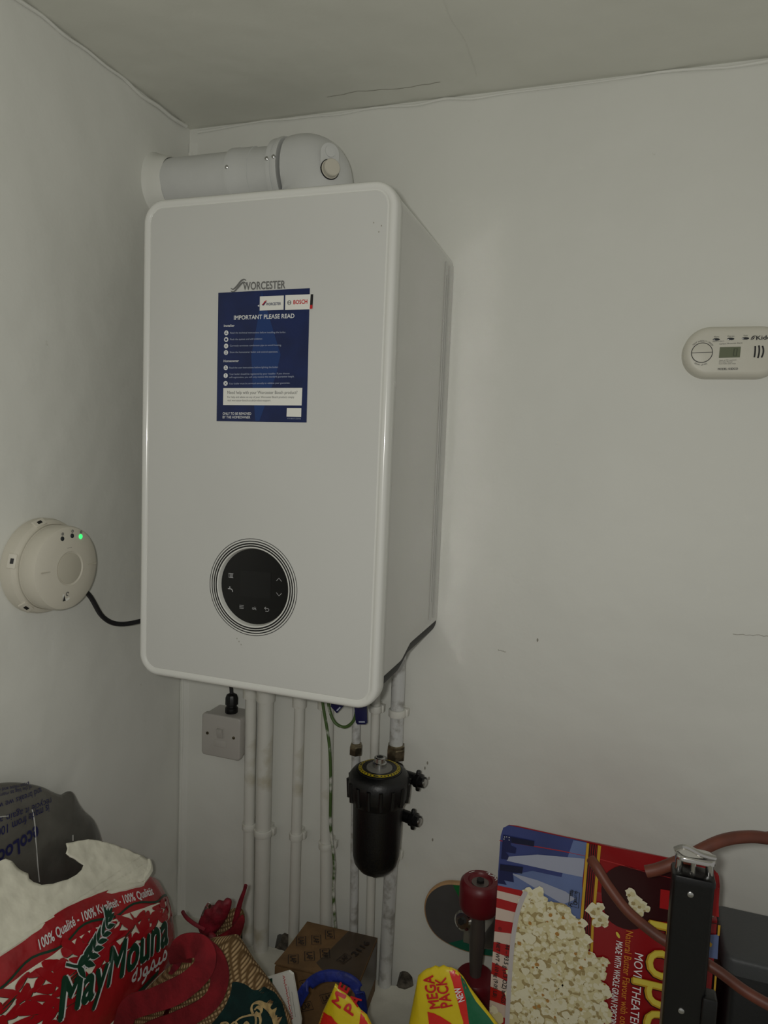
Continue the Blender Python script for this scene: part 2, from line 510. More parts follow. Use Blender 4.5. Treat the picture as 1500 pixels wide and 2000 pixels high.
class Print:
    """flat print on a surface; mp(x, y, lift) gives the 3D point. One mesh per ink."""
    def __init__(s, mp, step=0.0003):
        s.mp = mp; s.b = {}; s.step = step; s.n = 0; s.j = None
    def _mb(s, m):
        # every mark is a mesh of its own unless s.j names a cluster of tiny marks
        return s.b.setdefault((m.name, s.j if s.j is not None else '#%d' % s.n), (MB(), m))[0]
    def raw(s, V, F, m, lay=1):
        s.n += 1; lay = lay + (s.n % 17) * 0.05
        s._mb(m).add([s.mp(x, y, lay * s.step) for x, y in V], F)
    def text(s, body, p0, p1=None, h=0.005, m=None, lay=2, bold=0.0, shear=0.0, w=None, align='l'):
        """text from p0 (baseline start) towards p1 (baseline end, sets width) with cap height h"""
        V, F = glyphs(body, 0.0, shear)
        if not V: return
        xa = min(v[0] for v in V); xb = max(v[0] for v in V)
        if p1 is not None:
            d = Vector((p1[0] - p0[0], p1[1] - p0[1])); ln = d.length; ux = d / ln; sx = ln / (xb - xa)
        else:
            ux = Vector((1, 0)); sx = (w / (xb - xa)) if w else h / CAP
            if align == 'c': p0 = (p0[0] - sx * (xb - xa) / 2, p0[1])
        uy = Vector((-ux.y, ux.x)); sy = h / CAP
        cps = [(0, 0)] if not bold else [(0, 0), (-bold, 0), (bold, 0), (0, bold), (0, -bold)]
        jj = s.j
        if jj is None: s.j = 't%d' % s.n
        for bx, by in cps:
            s.raw([(p0[0] + ux.x * (x + bx - xa) * sx + uy.x * (y + by) * sy, p0[1] + ux.y * (x + bx - xa) * sx + uy.y * (y + by) * sy) for x, y in V], F, m, lay)
        s.j = jj
    def poly(s, pts, m, lay=1, n=0):
        L = pts if isinstance(pts[0][0], (list, tuple)) else [pts]
        t = MB().fill(L)
        if n:
            bm = bmesh.new(); vs = [bm.verts.new(v) for v in t.v]
            for f in t.f:
                try: bm.faces.new([vs[i] for i in f])
                except ValueError: pass
            for _ in range(n):
                bmesh.ops.subdivide_edges(bm, edges=[e for e in bm.edges if e.calc_length() > 0.006], cuts=1, use_grid_fill=True)
                bmesh.ops.triangulate(bm, faces=[f for f in bm.faces if len(f.verts) > 3])
            bm.verts.index_update()
            t.v = [v.co[:] for v in bm.verts]; t.f = [tuple(v.index for v in f.verts) for f in bm.faces]
            bm.free()
        s.raw([(v[0], v[1]) for v in t.v], t.f, m, lay)
    def line(s, pts, w, m, lay=2, closed=False):
        P = [Vector(p) for p in pts]; n = len(P)
        V = []; F = []
        for i, p in enumerate(P):
            a = P[i - 1] if (i or closed) else p; c = P[(i + 1) % n] if (i < n - 1 or closed) else p
            t = (c - a).normalized(); q = Vector((-t.y, t.x)) * w / 2
            V += [tuple(p + q), tuple(p - q)]
        for i in range(n if closed else n - 1):
            j = (i + 1) % n
            F.append((2 * i + 1, 2 * j + 1, 2 * j, 2 * i))
        s.raw(V, F, m, lay)
    def ring(s, c, r0, r1, m, lay=1, n=48, a0=0, a1=2 * PI):
        V = []; F = []
        for i in range(n + 1):
            a = a0 + (a1 - a0) * i / n
            V += [(c[0] + r0 * math.cos(a), c[1] + r0 * math.sin(a)), (c[0] + r1 * math.cos(a), c[1] + r1 * math.sin(a))]
        F = [(2 * i, 2 * i + 1, 2 * i + 3, 2 * i + 2) for i in range(n)]
        s.raw(V, F, m, lay)
    def arctext(s, body, c, r, a0, a1, h, m, inward=False, lay=2, bold=0.0):
        V, F = glyphs(body); xa = min(v[0] for v in V); xb = max(v[0] for v in V); sy = h / CAP
        out = []
        for x, y in V:
            a = a0 + (a1 - a0) * (x - xa) / (xb - xa); rr = r - y * sy if inward else r + y * sy
            out.append((c[0] + rr * math.cos(a), c[1] + rr * math.sin(a)))
        s.raw(out, F, m, lay)
    def done(s, root, names):
        for (k, j), (mb, m) in s.b.items():
            o = part(mb, names.get(k, 'print') if isinstance(names, dict) else names, m, root)
            if j.startswith('many'): o['kind'] = 'stuff'

def flat(M, base=0.0):
    return lambda x, y, l: tuple(M @ Vector((x, y, base + l)))

class Pillow:
    """soft filled shape: star-shaped outline in a frame, bulging to both sides"""
    def __init__(s, out, M, front, back, c=None, p=2.4, wr=0.0, ws=30.0):
        dense = []
        for i, a in enumerate(out):
            b = out[(i + 1) % len(out)]; k = max(1, int(math.hypot(b[0] - a[0], b[1] - a[1]) / 0.007))
            dense += [(a[0] + (b[0] - a[0]) * j / k, a[1] + (b[1] - a[1]) * j / k) for j in range(k)]
        if c is None: c = (sum(q[0] for q in out) / len(out), sum(q[1] for q in out) / len(out))
        out = dense
        s.o = out; s.M = M; s.fd = front; s.bd = back; s.p = p; s.wr = wr; s.ws = ws
        n = len(out)
        s.c = c or (sum(q[0] for q in out) / n, sum(q[1] for q in out) / n)
    def t(s, x, y):
        dx = x - s.c[0]; dy = y - s.c[1]
        if abs(dx) + abs(dy) < 1e-9: return 0.0
        best = 0.0; n = len(s.o)
        for i in range(n):
            ax = s.o[i][0] - s.c[0]; ay = s.o[i][1] - s.c[1]; bx = s.o[(i + 1) % n][0] - s.c[0]; by = s.o[(i + 1) % n][1] - s.c[1]
            ex = bx - ax; ey = by - ay; den = dx * ey - dy * ex
            if abs(den) < 1e-12: continue
            k = (ax * ey - ay * ex) / den; u = (ax * dy - ay * dx) / den
            if k > 0 and -1e-6 <= u <= 1 + 1e-6: best = max(best, 1.0 / k)
        return min(best, 1.0)
    def h(s, x, y, t=None):
        t = s.t(x, y) if t is None else t
        e = (max(0.0, 1 - t ** s.p)) ** 0.5
        wv = s.wr * noise.noise(Vector((x, y, 0.3)) * s.ws) * min(1, 2.5 * (1 - t)) if s.wr else 0
        return s.fd * e + wv
    def at(s, x, y, l=0.0):
        return tuple(s.M @ Vector((x, y, s.h(x, y) + l)))
    def mb(s, rings=14, k=0):
        b = MB(); n = len(s.o); L = []
        ts = [math.sin(i / rings * PI / 2) for i in range(1, rings + 1)]
        def lp(t, f):
            r = []
            for q in s.o:
                x = s.c[0] + (q[0] - s.c[0]) * t; y = s.c[1] + (q[1] - s.c[1]) * t
                z = s.h(x, y, t) if f else -s.bd * (max(0.0, 1 - t ** s.p)) ** 0.5
                r.append(tuple(s.M @ Vector((x, y, z))))
            return r
        for t in [0.04] + ts: L.append(lp(t, True))
        for t in ts[-2::-1] + [0.04]: L.append(lp(t, False))
        L = L[::-1]
        return b.loops(L, k)

# ================================================================== the room
def ragged(a, b, lo, hi, n, seed, flip=1):
    """ragged edge between x=a and x=b"""
    r = random.Random(seed); o = []
    for i in range(n + 1):
        t = i / n; e = min(1, 5 * t, 5 * (1 - t)) ** 0.5
        o.append((a + (b - a) * t, lo + (hi - lo) * e * (0.84 + 0.16 * r.random())))
    return o
XL = -0.153; XR = 1.9; ZC = 1.647; YF = -1.75
bot = [(XL - 0.04, -0.03), (-0.035, -0.03)] + ragged(-0.034, 0.018, -0.02, 0.02, 14, 1) + [(0.075, -0.03)] + ragged(0.084, 0.134, -0.02, 0.024, 9, 2) + [(0.34, -0.03)] + ragged(0.352, 0.388, -0.02, 0.016, 7, 3) + [(XR, -0.03)]
wb = MB().slab(bot + [(XR, ZC + 0.03), (XL - 0.04, ZC + 0.03)], 0.03, M=BACK(0.03))
wall_back = struct(wb, 'wall_back', WALL)
rb = MB().box((XL, 0.031, -0.12), (0.6, 0.05, 0.12))
part(rb, 'exposed_masonry', RUBBLE, wall_back)
wl = MB().slab([(YF, -0.03), (0.0, -0.03), (0.0, ZC + 0.03), (YF, ZC + 0.03)], 0.04, M=LEFT(XL - 0.04))
wall_left = struct(wl, 'wall_left', WALL)
ce = MB().box((XL - 0.04, YF, ZC), (XR, 0.03, ZC + 0.03))
ceiling = struct(ce, 'ceiling', CEIL)
fe = [(XR, 0.0), (0.40, 0.0)] + [(x, -y) for x, y in ragged(0.394, 0.30, 0.0, 0.030, 16, 5)] + [(0.20, 0.0)] + [(x, -y) for x, y in ragged(0.15, -0.02, 0.0, 0.022, 26, 6)] + [(-0.04, 0.0), (XL, 0.0)]
fl = MB().slab([(XL, YF), (XR, YF)] + fe, 0.03, M=TOPF(-0.03))
floor = struct(fl, 'floor', FLOORM)
part(MB().box((XL, -0.3, -0.10), (0.6, 0.03, -0.09)), 'dark_void', RUBBLE, floor)
# sealant beads and cracks along the joints
r = random.Random(8)
pts = [(XL + 0.02 + i * 0.05, -0.002 - 0.003 * r.random(), ZC - 0.002 - 0.006 * r.random()) for i in range(40)]
t1 = struct(MB().tube(pts, [0.0012 + 0.0022 * r.random() for _ in range(30)], 8, sub=3), 'trim_1', WALL)
pts = [(XL + 0.002 + 0.003 * r.random(), -0.02 - i * 0.045, ZC - 0.002 - 0.006 * r.random()) for i in range(36)]
t2 = struct(MB().tube(pts, [0.0012 + 0.0028 * r.random() for _ in range(30)], 8, sub=3), 'trim_2', WALL)
pts = [(XL + 0.003 + 0.003 * r.random(), -0.003, -0.02 + i * 0.06) for i in range(28)]
t3 = struct(MB().tube(pts, [0.0025 + 0.003 * r.random() for _ in range(30)], 8, sub=3), 'trim_3', WALL)
# thick plaster fillet beside the corner, and the patched plaster where the flue goes out
sb = MB()
L = []
for i in range(40):
    z = i / 39 * 1.62; d = 0.0025 + 0.0015 * noise.noise(Vector((0, 0, z * 9))); x1 = -0.134 + 0.002 * noise.noise(Vector((3, 0, z * 6)))
    L.append([(XL + 0.001, 0.0, z), (XL + 0.001, -d - 0.002, z), (x1 - 0.004, -d, z), (x1, 0.0, z)])
sb.loops(L)
part(sb, 'plaster_fillet', WALL, wall_back)
pr = Print(flat(BACK(0.0)), 0.0004)
def crack(pr, pts, w, m, seed):
    r = random.Random(seed); q = []
    for i in range(len(pts) - 1):
        a = pts[i]; b = pts[i + 1]
        for j in range(6):
            t = j / 6; q.append((a[0] + (b[0] - a[0]) * t + r.uniform(-1, 1) * w * 1.2, a[1] + (b[1] - a[1]) * t + r.uniform(-1, 1) * w * 1.2))
    q.append(pts[-1]); pr.line(q, w, m, 1)
crack(pr, [(0.8937,0.7513),(0.9219,0.7539),(0.9528,0.7552)], 0.0008, DIRT, 1)
crack(pr, [(0.5133,0.6760),(0.5282,0.6742)], 0.001, DIRT, 2)
for q in [(0.3930,0.4413),(0.3974,0.4120),(0.4101,0.2928),(0.3885,0.4304),(0.5828,0.7028)]:
    pr.poly(circ(q[0], q[1], 0.0016, 7, 0.0035), DIRT)
pr.done(wall_back, 'scuff_mark')
pr = Print(lambda x, y, l: (x, y, ZC - l), 0.0004)
CRK = [(0.4296,-0.2593),(0.4274,-0.2127),(0.4360,-0.1654),(0.4369,-0.1043),(0.4355,-0.0549)]
crack(pr, CRK, 0.0012, CEIL, 3)
crack(pr, [(0.1667,-0.0524),(0.2275,-0.0591),(0.3084,-0.0496),(0.3727,-0.0541)], 0.0012, DIRT, 4)
for m_ in pr.b.values():
    m_[0].f = [f[::-1] for f in m_[0].f]
pr.done(ceiling, 'crack')

# ================================================================== boiler
BZ = 0.66; BX0, BX1 = 0.0, 0.4; BT = BZ + 0.724
boiler = thing('boiler', (0.2, 0.0, BZ), 'tall white wall-hung gas boiler with a round black control dial', 'boiler')
def bl(x0, x1, zb, zt, y, r=0.032, seg=8):
    return [(p[0], y, p[1]) for p in rrect(x0, zb, x1, zt, r, seg)]
e = 0.0015
L = [bl(BX0 + e, BX1 - e, BZ + zb, BT - e, y) for y, zb in ((-0.001, 0.033), (-0.165, 0.033), (-0.175, 0.0325), (-0.218, 0.0178), (-0.228, 0.017), (-0.309, 0.017), (-0.3095, 0.019))]
L.append(bl(BX0 + 0.004, BX1 - 0.004, BZ + 0.02, BT - 0.004, -0.3095))
L.append(bl(BX0 + 0.004, BX1 - 0.004, BZ + 0.02, BT - 0.004, -0.316))
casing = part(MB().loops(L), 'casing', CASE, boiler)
# dark tray edge under the casing
L = [bl(BX0 + 0.005, BX1 - 0.0022, BZ + zb - 0.0065, BZ + zb + 0.07, y, 0.0325, 8) for y, zb in ((-0.004, 0.033), (-0.17, 0.033), (-0.22, 0.0175), (-0.318, 0.0165))]
part(MB().loops(L), 'base_tray', DARKSLOT, boiler)
# front panel: rounded rim, shallow groove, flat face with a hole for the dial
DC = (0.1990, BZ + 0.1575)
out = rrect(BX0, BZ, BX1, BT, 0.034, 10)
nr = normals2(out)
def fl_(ins, y): return [(p[0] - n[0] * ins, y, p[1] - n[1] * ins) for p, n in zip(out, nr)]
prof = [(0.004, -0.3115), (0.001, -0.3125), (0.0, -0.314), (0.0, -0.333), (0.0008, -0.3365), (0.0028, -0.3392), (0.0055, -0.3402), (0.0085, -0.3398), (0.0105, -0.3386), (0.0116, -0.3376), (0.0126, -0.3374), (0.0138, -0.3384)]
fp = MB().loops([fl_(i, y) for i, y in prof], cap0=True, cap1=False)
part(fp, 'front_rim', RIMM, boiler)
ins = [(p[0] - n[0] * 0.0138, p[1] - n[1] * 0.0138) for p, n in zip(out, nr)]
hole = circ(DC[0], DC[1], 0.0598, 64)
ff = MB().fill([ins, hole[::-1]], 0.0, 0, BACK(-0.3384))
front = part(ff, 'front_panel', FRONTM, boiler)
# pressed ribs and the seam on the visible side
for y, z0, z1 in ((-0.060, 0.07, 0.69), (-0.047, 0.10, 0.67), (-0.034, 0.07, 0.69)):
    part(MB().cyl((BX1 - 0.0012, y, BZ + z0), (BX1 - 0.0012, y, BZ + z1), 0.0018, n=8), 'side_rib', CASE, boiler)
# control dial
dl = thing('control_dial', (0, 0, 0), '', ''); del dl['label']; del dl['category']
dl.parent = boiler; dl.location = Vector((DC[0], -0.338, DC[1])) - boiler.location
ax = (0, -1, 0); o = (DC[0], 0, DC[1])
part(MB().lathe([(0.0598, 0.3388), (0.0594, 0.3392), (0.0584, 0.3388), (0.0580, 0.3375), (0.0568, 0.3325), (0.0566, 0.331)], o, ax, 64, cap=False), 'bezel_lip', RIMM, dl)
part(MB().lathe([(0.0575, 0.329), (0.0572, 0.3318)], o, ax, 64), 'glass_disc', GLOSSBLACK, dl)
for ri, wd in ((0.0624, 0.0021), (0.0656, 0.0017), (0.0690, 0.0011), (0.0724, 0.0007)):
    pr = Print(flat(BACK(-0.3384)), 0.0003)
    pr.ring(DC, ri - wd, ri + wd * 0.3, DARKSLOT, 1, 72)
    pr.done(dl, 'ring_groove')
for ri in (0.0597, 0.0632, 0.0666, 0.0703):
    part(MB().lathe([(ri - 0.0008, 0.3384), (ri - 0.0005, 0.3391), (ri + 0.0005, 0.3391), (ri + 0.0008, 0.3384)], o, ax, 64, cap=False), 'ring_ridge', RIMM, dl)
pr = Print(flat(BACK(-0.3318)), 0.0002)
pr.poly([(0.1755,0.8398),(0.2250,0.8414),(0.2261,0.8017),(0.1748,0.8010)][::-1], SCREEN)
I = [(0.1584,0.8304),(0.1580,0.8094),(0.1778,0.7849),(0.1994,0.7850),(0.2198,0.7857),(0.2386,0.8320),(0.2393,0.8100)]
w_ = 0.00075
pr.j = 'radiator'; x, y = I[0]
for i in range(4): pr.line([(x - 0.0030 + i * 0.002, y - 0.0034), (x - 0.0030 + i * 0.002, y + 0.0034)], w_, ICON)
pr.line([(x - 0.0042, y + 0.003), (x + 0.0042, y + 0.003)], w_, ICON); pr.line([(x - 0.0036, y - 0.003), (x + 0.0042, y - 0.003)], w_, ICON)
pr.j = 'tap'; x, y = I[1]
pr.poly(circ(x - 0.001, y + 0.0032, 0.0011, 10), ICON); pr.line([(x - 0.0042, y + 0.0008), (x + 0.0012, y + 0.0008), (x + 0.0034, y - 0.0006), (x + 0.0040, y - 0.0034)], 0.0014, ICON); pr.line([(x - 0.001, y + 0.003), (x - 0.001, y + 0.0006)], w_, ICON)
pr.j = 'menu'; x, y = I[2]
for i in (-1, 0, 1): pr.line([(x - 0.0036, y + i * 0.0022), (x + 0.0036, y + i * 0.0022)], w_, ICON)
pr.j = None; pr.text('ok', (I[3][0], I[3][1] - 0.0022), None, 0.0048, ICON, align='c')
pr.j = 'back'; x, y = I[4]
pr.line([(x - 0.002, y - 0.0030), (x + 0.0016, y - 0.0030), (x + 0.0034, y - 0.0022), (x + 0.0038, y - 0.0004), (x + 0.0030, y + 0.0012), (x - 0.0034, y + 0.0014)], w_, ICON)
pr.line([(x - 0.0012, y + 0.0034), (x - 0.0036, y + 0.0014), (x - 0.0012, y - 0.0006)], w_, ICON)
pr.j = None
for q, sg in ((I[5], 1), (I[6], -1)):
    pr.line([(q[0] - 0.0042, q[1] - 0.0022 * sg), (q[0], q[1] + 0.0022 * sg), (q[0] + 0.0042, q[1] - 0.0022 * sg)], w_, ICON)
pr.done(dl, {'dead_screen': 'display_screen', 'icon_grey': 'button_icon'})
# maker's logo: two waves and the name
pr = Print(flat(BACK(-0.3384)), 0.00025)
A = [(0.1721,1.2474),(0.2389,1.2476)]
pr.text('WORCESTER', A[0], A[1], 0.0104, INKGREY, bold=0.025)
def wave(pr, pts, ws, m, lay=2):
    P = sp2(pts, 6); n = len(P)
    V = []; F = []
    for i, p in enumerate(P):
        a = P[max(i - 1, 0)]; c = P[min(i + 1, n - 1)]; d = Vector((c[0] - a[0], c[1] - a[1])).normalized(); t = i / (n - 1)
        h = ws * (0.25 + math.sin(PI * t) ** 0.7) / 2
        V += [(p[0] - d.y * h, p[1] + d.x * h), (p[0] + d.y * h, p[1] - d.x * h)]
    F = [(2 * i + 1, 2 * i + 3, 2 * i + 2, 2 * i) for i in range(n - 1)]
    pr.raw(V, F, m, lay)
pr.j = 'waves'
wave(pr, [(0.1520,1.2506),(0.1562,1.2490),(0.1620,1.2532),(0.1685,1.2601),(0.1734,1.2621),(0.1768,1.2605)], 0.0021, INKGREY)
wave(pr, [(0.1521,1.2467),(0.1571,1.2454),(0.1637,1.2509),(0.1694,1.2565),(0.1735,1.2581),(0.1769,1.2562)], 0.0021, INKGREY)
pr.done(boiler, 'logo')
pr = Print(flat(BACK(-0.3384)), 0.0002)
for q in [(0.1749,0.7376),(0.1785,0.7334),(0.1821,0.7291),(0.3141,1.3746),(0.3786,1.3242),(0.3675,1.3288),(0.3753,1.3164)]:
    pr.poly(circ(q[0], q[1], 0.0008, 6, 0.0012), DIRT)
pr.done(boiler, 'smudge')
# blue instruction sticker
SK = [(0.1305,1.2443),(0.2754,1.2462),(0.2786,1.0607),(0.1329,1.0596)]
sx, sz = SK[3]; SW = 0.5 * (SK[1][0] - SK[0][0] + SK[2][0] - SK[3][0]); SH = 0.5 * (SK[0][1] - SK[3][1] + SK[1][1] - SK[2][1])
ang = math.atan2(SK[2][1] - SK[3][1] + 0.0006, SK[2][0] - SK[3][0])
SM = frame((sx, -0.3385, sz), (math.cos(ang), 0, math.sin(ang)), (-math.sin(ang) * 0.6, 0, math.cos(ang)))
stk = part(MB().slab([(0, 0), (SW, 0), (SW, SH), (0, SH)], 0.0005, M=SM), 'instruction_sticker', NAVY, boiler)
def SX(x, y):
    yt = 330 - (x - 150) * 0.047; yb = 1890 + (x - 150) * 0.022
    return ((x - 150) / 1105.0 * SW, (yb - y) / (yb - yt) * SH)
U = SH / 1600.0
pr = Print(flat(SM, 0.0005), 0.00012)
pr.poly([SX(*q) for q in ((640, 1890), (690, 1890), (880, 1330), (930, 1080), (790, 640), (690, 320), (650, 640), (575, 1090), (600, 1500))][::1], BLUE2, 1)
for a, b in (((668, 375), (955, 545)), ((973, 362), (1268, 540))):
    pr.poly([SX(a[0], b[1]), SX(b[0], b[1] - 8), SX(b[0], a[1] - 10), SX(a[0], a[1])], PAPER, 2)
pr.poly([SX(1262, 528), SX(1293, 526), SX(1298, 352), SX(1268, 353)], INKBLACK, 2)
pr.poly([SX(1262, 528), SX(1293, 526), SX(1293, 480), SX(1264, 482)], REDINK, 3)
pr.poly([SX(640, 488), SX(662, 500), SX(662, 474)], INKWHITE, 2)
pr.text('WORCESTER', SX(745, 485), SX(922, 478), 30 * U, NAVY, 4, 0.02)
pr.j = None
wave(pr, [SX(*q) for q in ((695, 468), (710, 470), (730, 440), (752, 425))], 12 * U, REDINK, 4)
wave(pr, [SX(*q) for q in ((698, 478), (715, 478), (735, 452), (756, 438))], 10 * U, NAVY, 4)
pr.j = 'armature'; pr.ring(SX(1022, 452), 20 * U, 27 * U, INKGREY, 4, 24)
pr.line([SX(1004, 452), SX(1040, 452)], 6 * U, INKGREY, 4)
for xx in (1011, 1033): pr.line([SX(xx, 470), SX(xx, 434)], 5 * U, INKGREY, 4)
pr.j = None; pr.text('BOSCH', SX(1072, 470), SX(1232, 462), 46 * U, REDINK, 4, 0.03)
pr.text('IMPORTANT PLEASE READ', SX(355, 655), SX(1085, 636), 50 * U, INKWHITE, 4, 0.015)
pr.text('Installer', SX(230, 742), SX(362, 740), 30 * U, INKWHITE, 4, 0.01)
pr.text('Homeowner', SX(232, 1168), SX(424, 1165), 30 * U, INKWHITE, 4, 0.01)
for y, k in ((813, 0), (893, 1), (972, 2), (1051, 3), (1236, 0), (1332, 4), (1427, 5)):
    c = SX(260, y); R_ = 30 * U; pr.j = 'icon%d' % y
    pr.poly(circ(c[0], c[1], R_, 24), INKWHITE, 3)
    if k == 0:
        pr.line([(c[0] - R_ * 0.6, c[1] - R_ * 0.35), (c[0], c[1] - R_ * 0.2), (c[0] + R_ * 0.6, c[1] - R_ * 0.35)], R_ * 0.25, NAVY, 4)
        pr.line([(c[0], c[1] - R_ * 0.2), (c[0], c[1] + R_ * 0.6)], R_ * 0.2, NAVY, 4)
        pr.line([(c[0] - R_ * 0.5, c[1] + R_ * 0.3), (c[0] + R_ * 0.3, c[1] + R_ * 0.5)], R_ * 0.16, NAVY, 4)
    elif k == 1:
        pr.poly([(c[0] - R_ * 0.5, c[1] - R_ * 0.45), (c[0] + R_ * 0.5, c[1] - R_ * 0.45), (c[0] + R_ * 0.5, c[1] + R_ * 0.4), (c[0] - R_ * 0.5, c[1] + R_ * 0.4)], NAVY, 4)
    elif k == 2:
        for d in (-0.35, 0, 0.35): pr.line([(c[0] + d * R_, c[1] - R_ * 0.5), (c[0] + d * R_, c[1] + R_ * 0.5)], R_ * 0.14, INKGREY, 4)
    elif k == 3:
        pr.line([(c[0] - R_ * 0.35, c[1] - R_ * 0.6), (c[0] + R_ * 0.35, c[1] - R_ * 0.6), (c[0] + R_ * 0.35, c[1] + R_ * 0.6), (c[0] - R_ * 0.35, c[1] + R_ * 0.6)], R_ * 0.24, NAVY, 4, True)
    elif k == 4:
        pr.line([(c[0], c[1] - R_ * 0.1), (c[0], c[1] + R_ * 0.6)], R_ * 0.24, NAVY, 4); pr.poly(circ(c[0], c[1] - R_ * 0.5, R_ * 0.16, 8), NAVY, 4)
    else:
        pr.line([(c[0] - R_ * 0.5, c[1] - R_ * 0.5), (c[0] + R_ * 0.5, c[1] + R_ * 0.5)], R_ * 0.2, NAVY, 4); pr.line([(c[0] - R_ * 0.45, c[1] + R_ * 0.4), (c[0] + R_ * 0.45, c[1] - R_ * 0.45)], R_ * 0.26, NAVY, 4)
pr.j = None
for tx, x0, x1, y in (('Read the technical instructions before installing the boiler.', 310, 990, 822), ('Flush the system and add inhibitor.', 308, 712, 901), ('Correctly terminate condensate pipe to avoid freezing.', 308, 940, 978), ('Show the homeowner boiler and control operation.', 308, 900, 1058), ('Read the user instructions before lighting the boiler.', 306, 910, 1246), ('Your boiler should be registered by your installer. If you choose', 306, 1044, 1324), ('self-registration, you will only receive the standard guarantee length.', 306, 1102, 1362), ('Your boiler must be serviced annually to validate your guarantee.', 304, 1052, 1440)):
    pr.text(tx, SX(x0, y), SX(x1, y - 4), 21 * U, INKPALE, 4)
pr.poly([SX(232, 1692), SX(1194, 1704), SX(1197, 1488), SX(232, 1484)], PAPER, 2)
pr.text('Need help with your Worcester Bosch product?', SX(286, 1556), SX(1140, 1562), 38 * U, INKGREY, 4)
pr.text('For help and advice on any of your Worcester Bosch products simply', SX(286, 1606), SX(1106, 1612), 24 * U, INKGREY, 4)
pr.text('visit worcester-bosch.co.uk/product-support', SX(286, 1646), SX(822, 1650), 24 * U, INKGREY, 4)
pr.text('ONLY TO BE REMOVED', SX(230, 1812), SX(588, 1816), 30 * U, INKWHITE, 4, 0.01)
pr.text('BY THE HOMEOWNER', SX(230, 1856), SX(576, 1861), 30 * U, INKWHITE, 4, 0.01)
pr.poly([SX(1018, 1840), SX(1192, 1846), SX(1192, 1738), SX(1020, 1736)], PAPER, 2)
pr.text('8 716 880 515 (2020/08)', SX(1032, 1872), SX(1190, 1875), 14 * U, INKPALE, 4)
pr.done(stk, {'mid_blue_print': 'blue_band', 'white_paper': 'white_box', 'white_ink': 'white_lettering', 'pale_ink': 'small_lettering', 'navy_print': 'navy_mark', 'red_ink': 'red_mark', 'grey_ink': 'grey_lettering', 'black_ink': 'dark_tab'})

# ================================================================== flue
FY, FZ = -0.09, 1.503
flue = thing('boiler_flue', (0.175, FY, BT), 'white round flue pipe with elbow running from boiler top into the side wall', 'flue')
part(MB().cyl((XL - 0.005, FY, FZ), (0.03, FY, FZ), 0.0480, n=48), 'duct', FLUEM, flue)
part(MB().lathe([(0.049, 0.0), (0.0525, 0.001), (0.0525, 0.014), (0.0515, 0.016), (0.0515, 0.045), (0.050, 0.046), (0.0495, 0.098)], (0.012, FY, FZ), (1, 0, 0), 48), 'sleeve_collar', FLUEM, flue)
part(MB().lathe([(0.052, 0.0), (0.0585, 0.001), (0.0592, 0.005), (0.0585, 0.009), (0.057, 0.010), (0.057, 0.013), (0.0605, 0.014), (0.0612, 0.018), (0.0605, 0.022)], (0.096, FY, FZ + 0.001), (1, 0, 0), 48), 'elbow_ring', FLUEM, flue)
el = MB(); L = []
ex, ez, er = 0.126, FZ - 0.042, 0.042
for i in range(25):
    a = i / 24 * PI / 2
    c = Vector((ex + er * math.sin(a), FY, ez + er * math.cos(a))); rad = Vector((math.sin(a), 0, math.cos(a)))
    rr = 0.0612 + 0.012 * math.sin(2 * a)
    L.append([c + rad * math.cos(t) * rr + Vector((0, 1, 0)) * math.sin(t) * 0.0605 for t in [2 * PI * j / 40 for j in range(40)]])
for z in (ez - 0.02, BT + 0.001):
    L.append([Vector((ex + er, FY, z)) + Vector((math.cos(t) * 0.0605, math.sin(t) * 0.0605, 0)) for t in [2 * PI * j / 40 for j in range(40)]])
L = [l[::-1] for l in L]
part(el.loops(L), 'elbow', FLUEM, flue)
# seal where the duct enters the wall
part(MB().lathe([(0.060, 0.0), (0.057, 0.004), (0.055, 0.014), (0.052, 0.028), (0.0485, 0.033)], (XL, FY, FZ), (1, 0, 0), 40, cap=False, mod=lambda i, h: 1 + 0.02 * math.sin(i * PI / 10) + 0.012 * math.sin(i * PI / 4)), 'wall_seal', WALL, flue)
# test point: oval recess and cream cap
tn = Vector((0.70, -0.714, 0)).normalized(); ux = Vector((0, 0, 1)).cross(tn) * -1
ux = Vector((-tn.y, tn.x, 0))
tp = Vector((ex + er, FY, 1.501)) + tn * 0.0590
TM = frame(tp, ux, (0, 0, 1))
ov = [(p[0], p[1]) for p in rrect(-0.0165, -0.031, 0.0165, 0.031, 0.0164, 8)]
part(MB().slab(ov, 0.0022, 0.0012, M=TM), 'test_point_plate', FLUEM, flue)
part(MB().lathe([(0.0150, 0.003), (0.0150, 0.0045), (0.0138, 0.0048), (0.0138, 0.0142), (0.0126, 0.0158), (0.0060, 0.0162)], TM @ Vector((0, -0.0125, 0)), tn, 28, mod=lambda i, h: 1.0 + (0.015 if i % 2 else 0) * (0.005 < h < 0.015)), 'test_point_cap', ALARM, flue)
part(MB().lathe([(0.0165, 0.001), (0.0165, 0.0038)], TM @ Vector((0, -0.0125, 0)), tn, 28), 'cap_gap', DARKSLOT, flue)
part(MB().lathe([(0.0095, 0.002), (0.009, 0.0042), (0.006, 0.0048)], TM @ Vector((0, 0.0165, 0)), tn, 20), 'blank_cap', FLUEM, flue)
for xx, rr, aa in ((0.020, 0.0525, 0.05), (0.101, 0.0595, 0.12), (0.1145, 0.0610, 0.14)):
    dv = Vector((0, -math.cos(aa), math.sin(aa)))
    p = Vector((xx, FY, FZ)) + dv * rr
    part(MB().lathe([(0.0036, -0.001), (0.0034, 0.0012), (0.002, 0.0024)], p, dv, 10), 'screw', STEEL, flue)

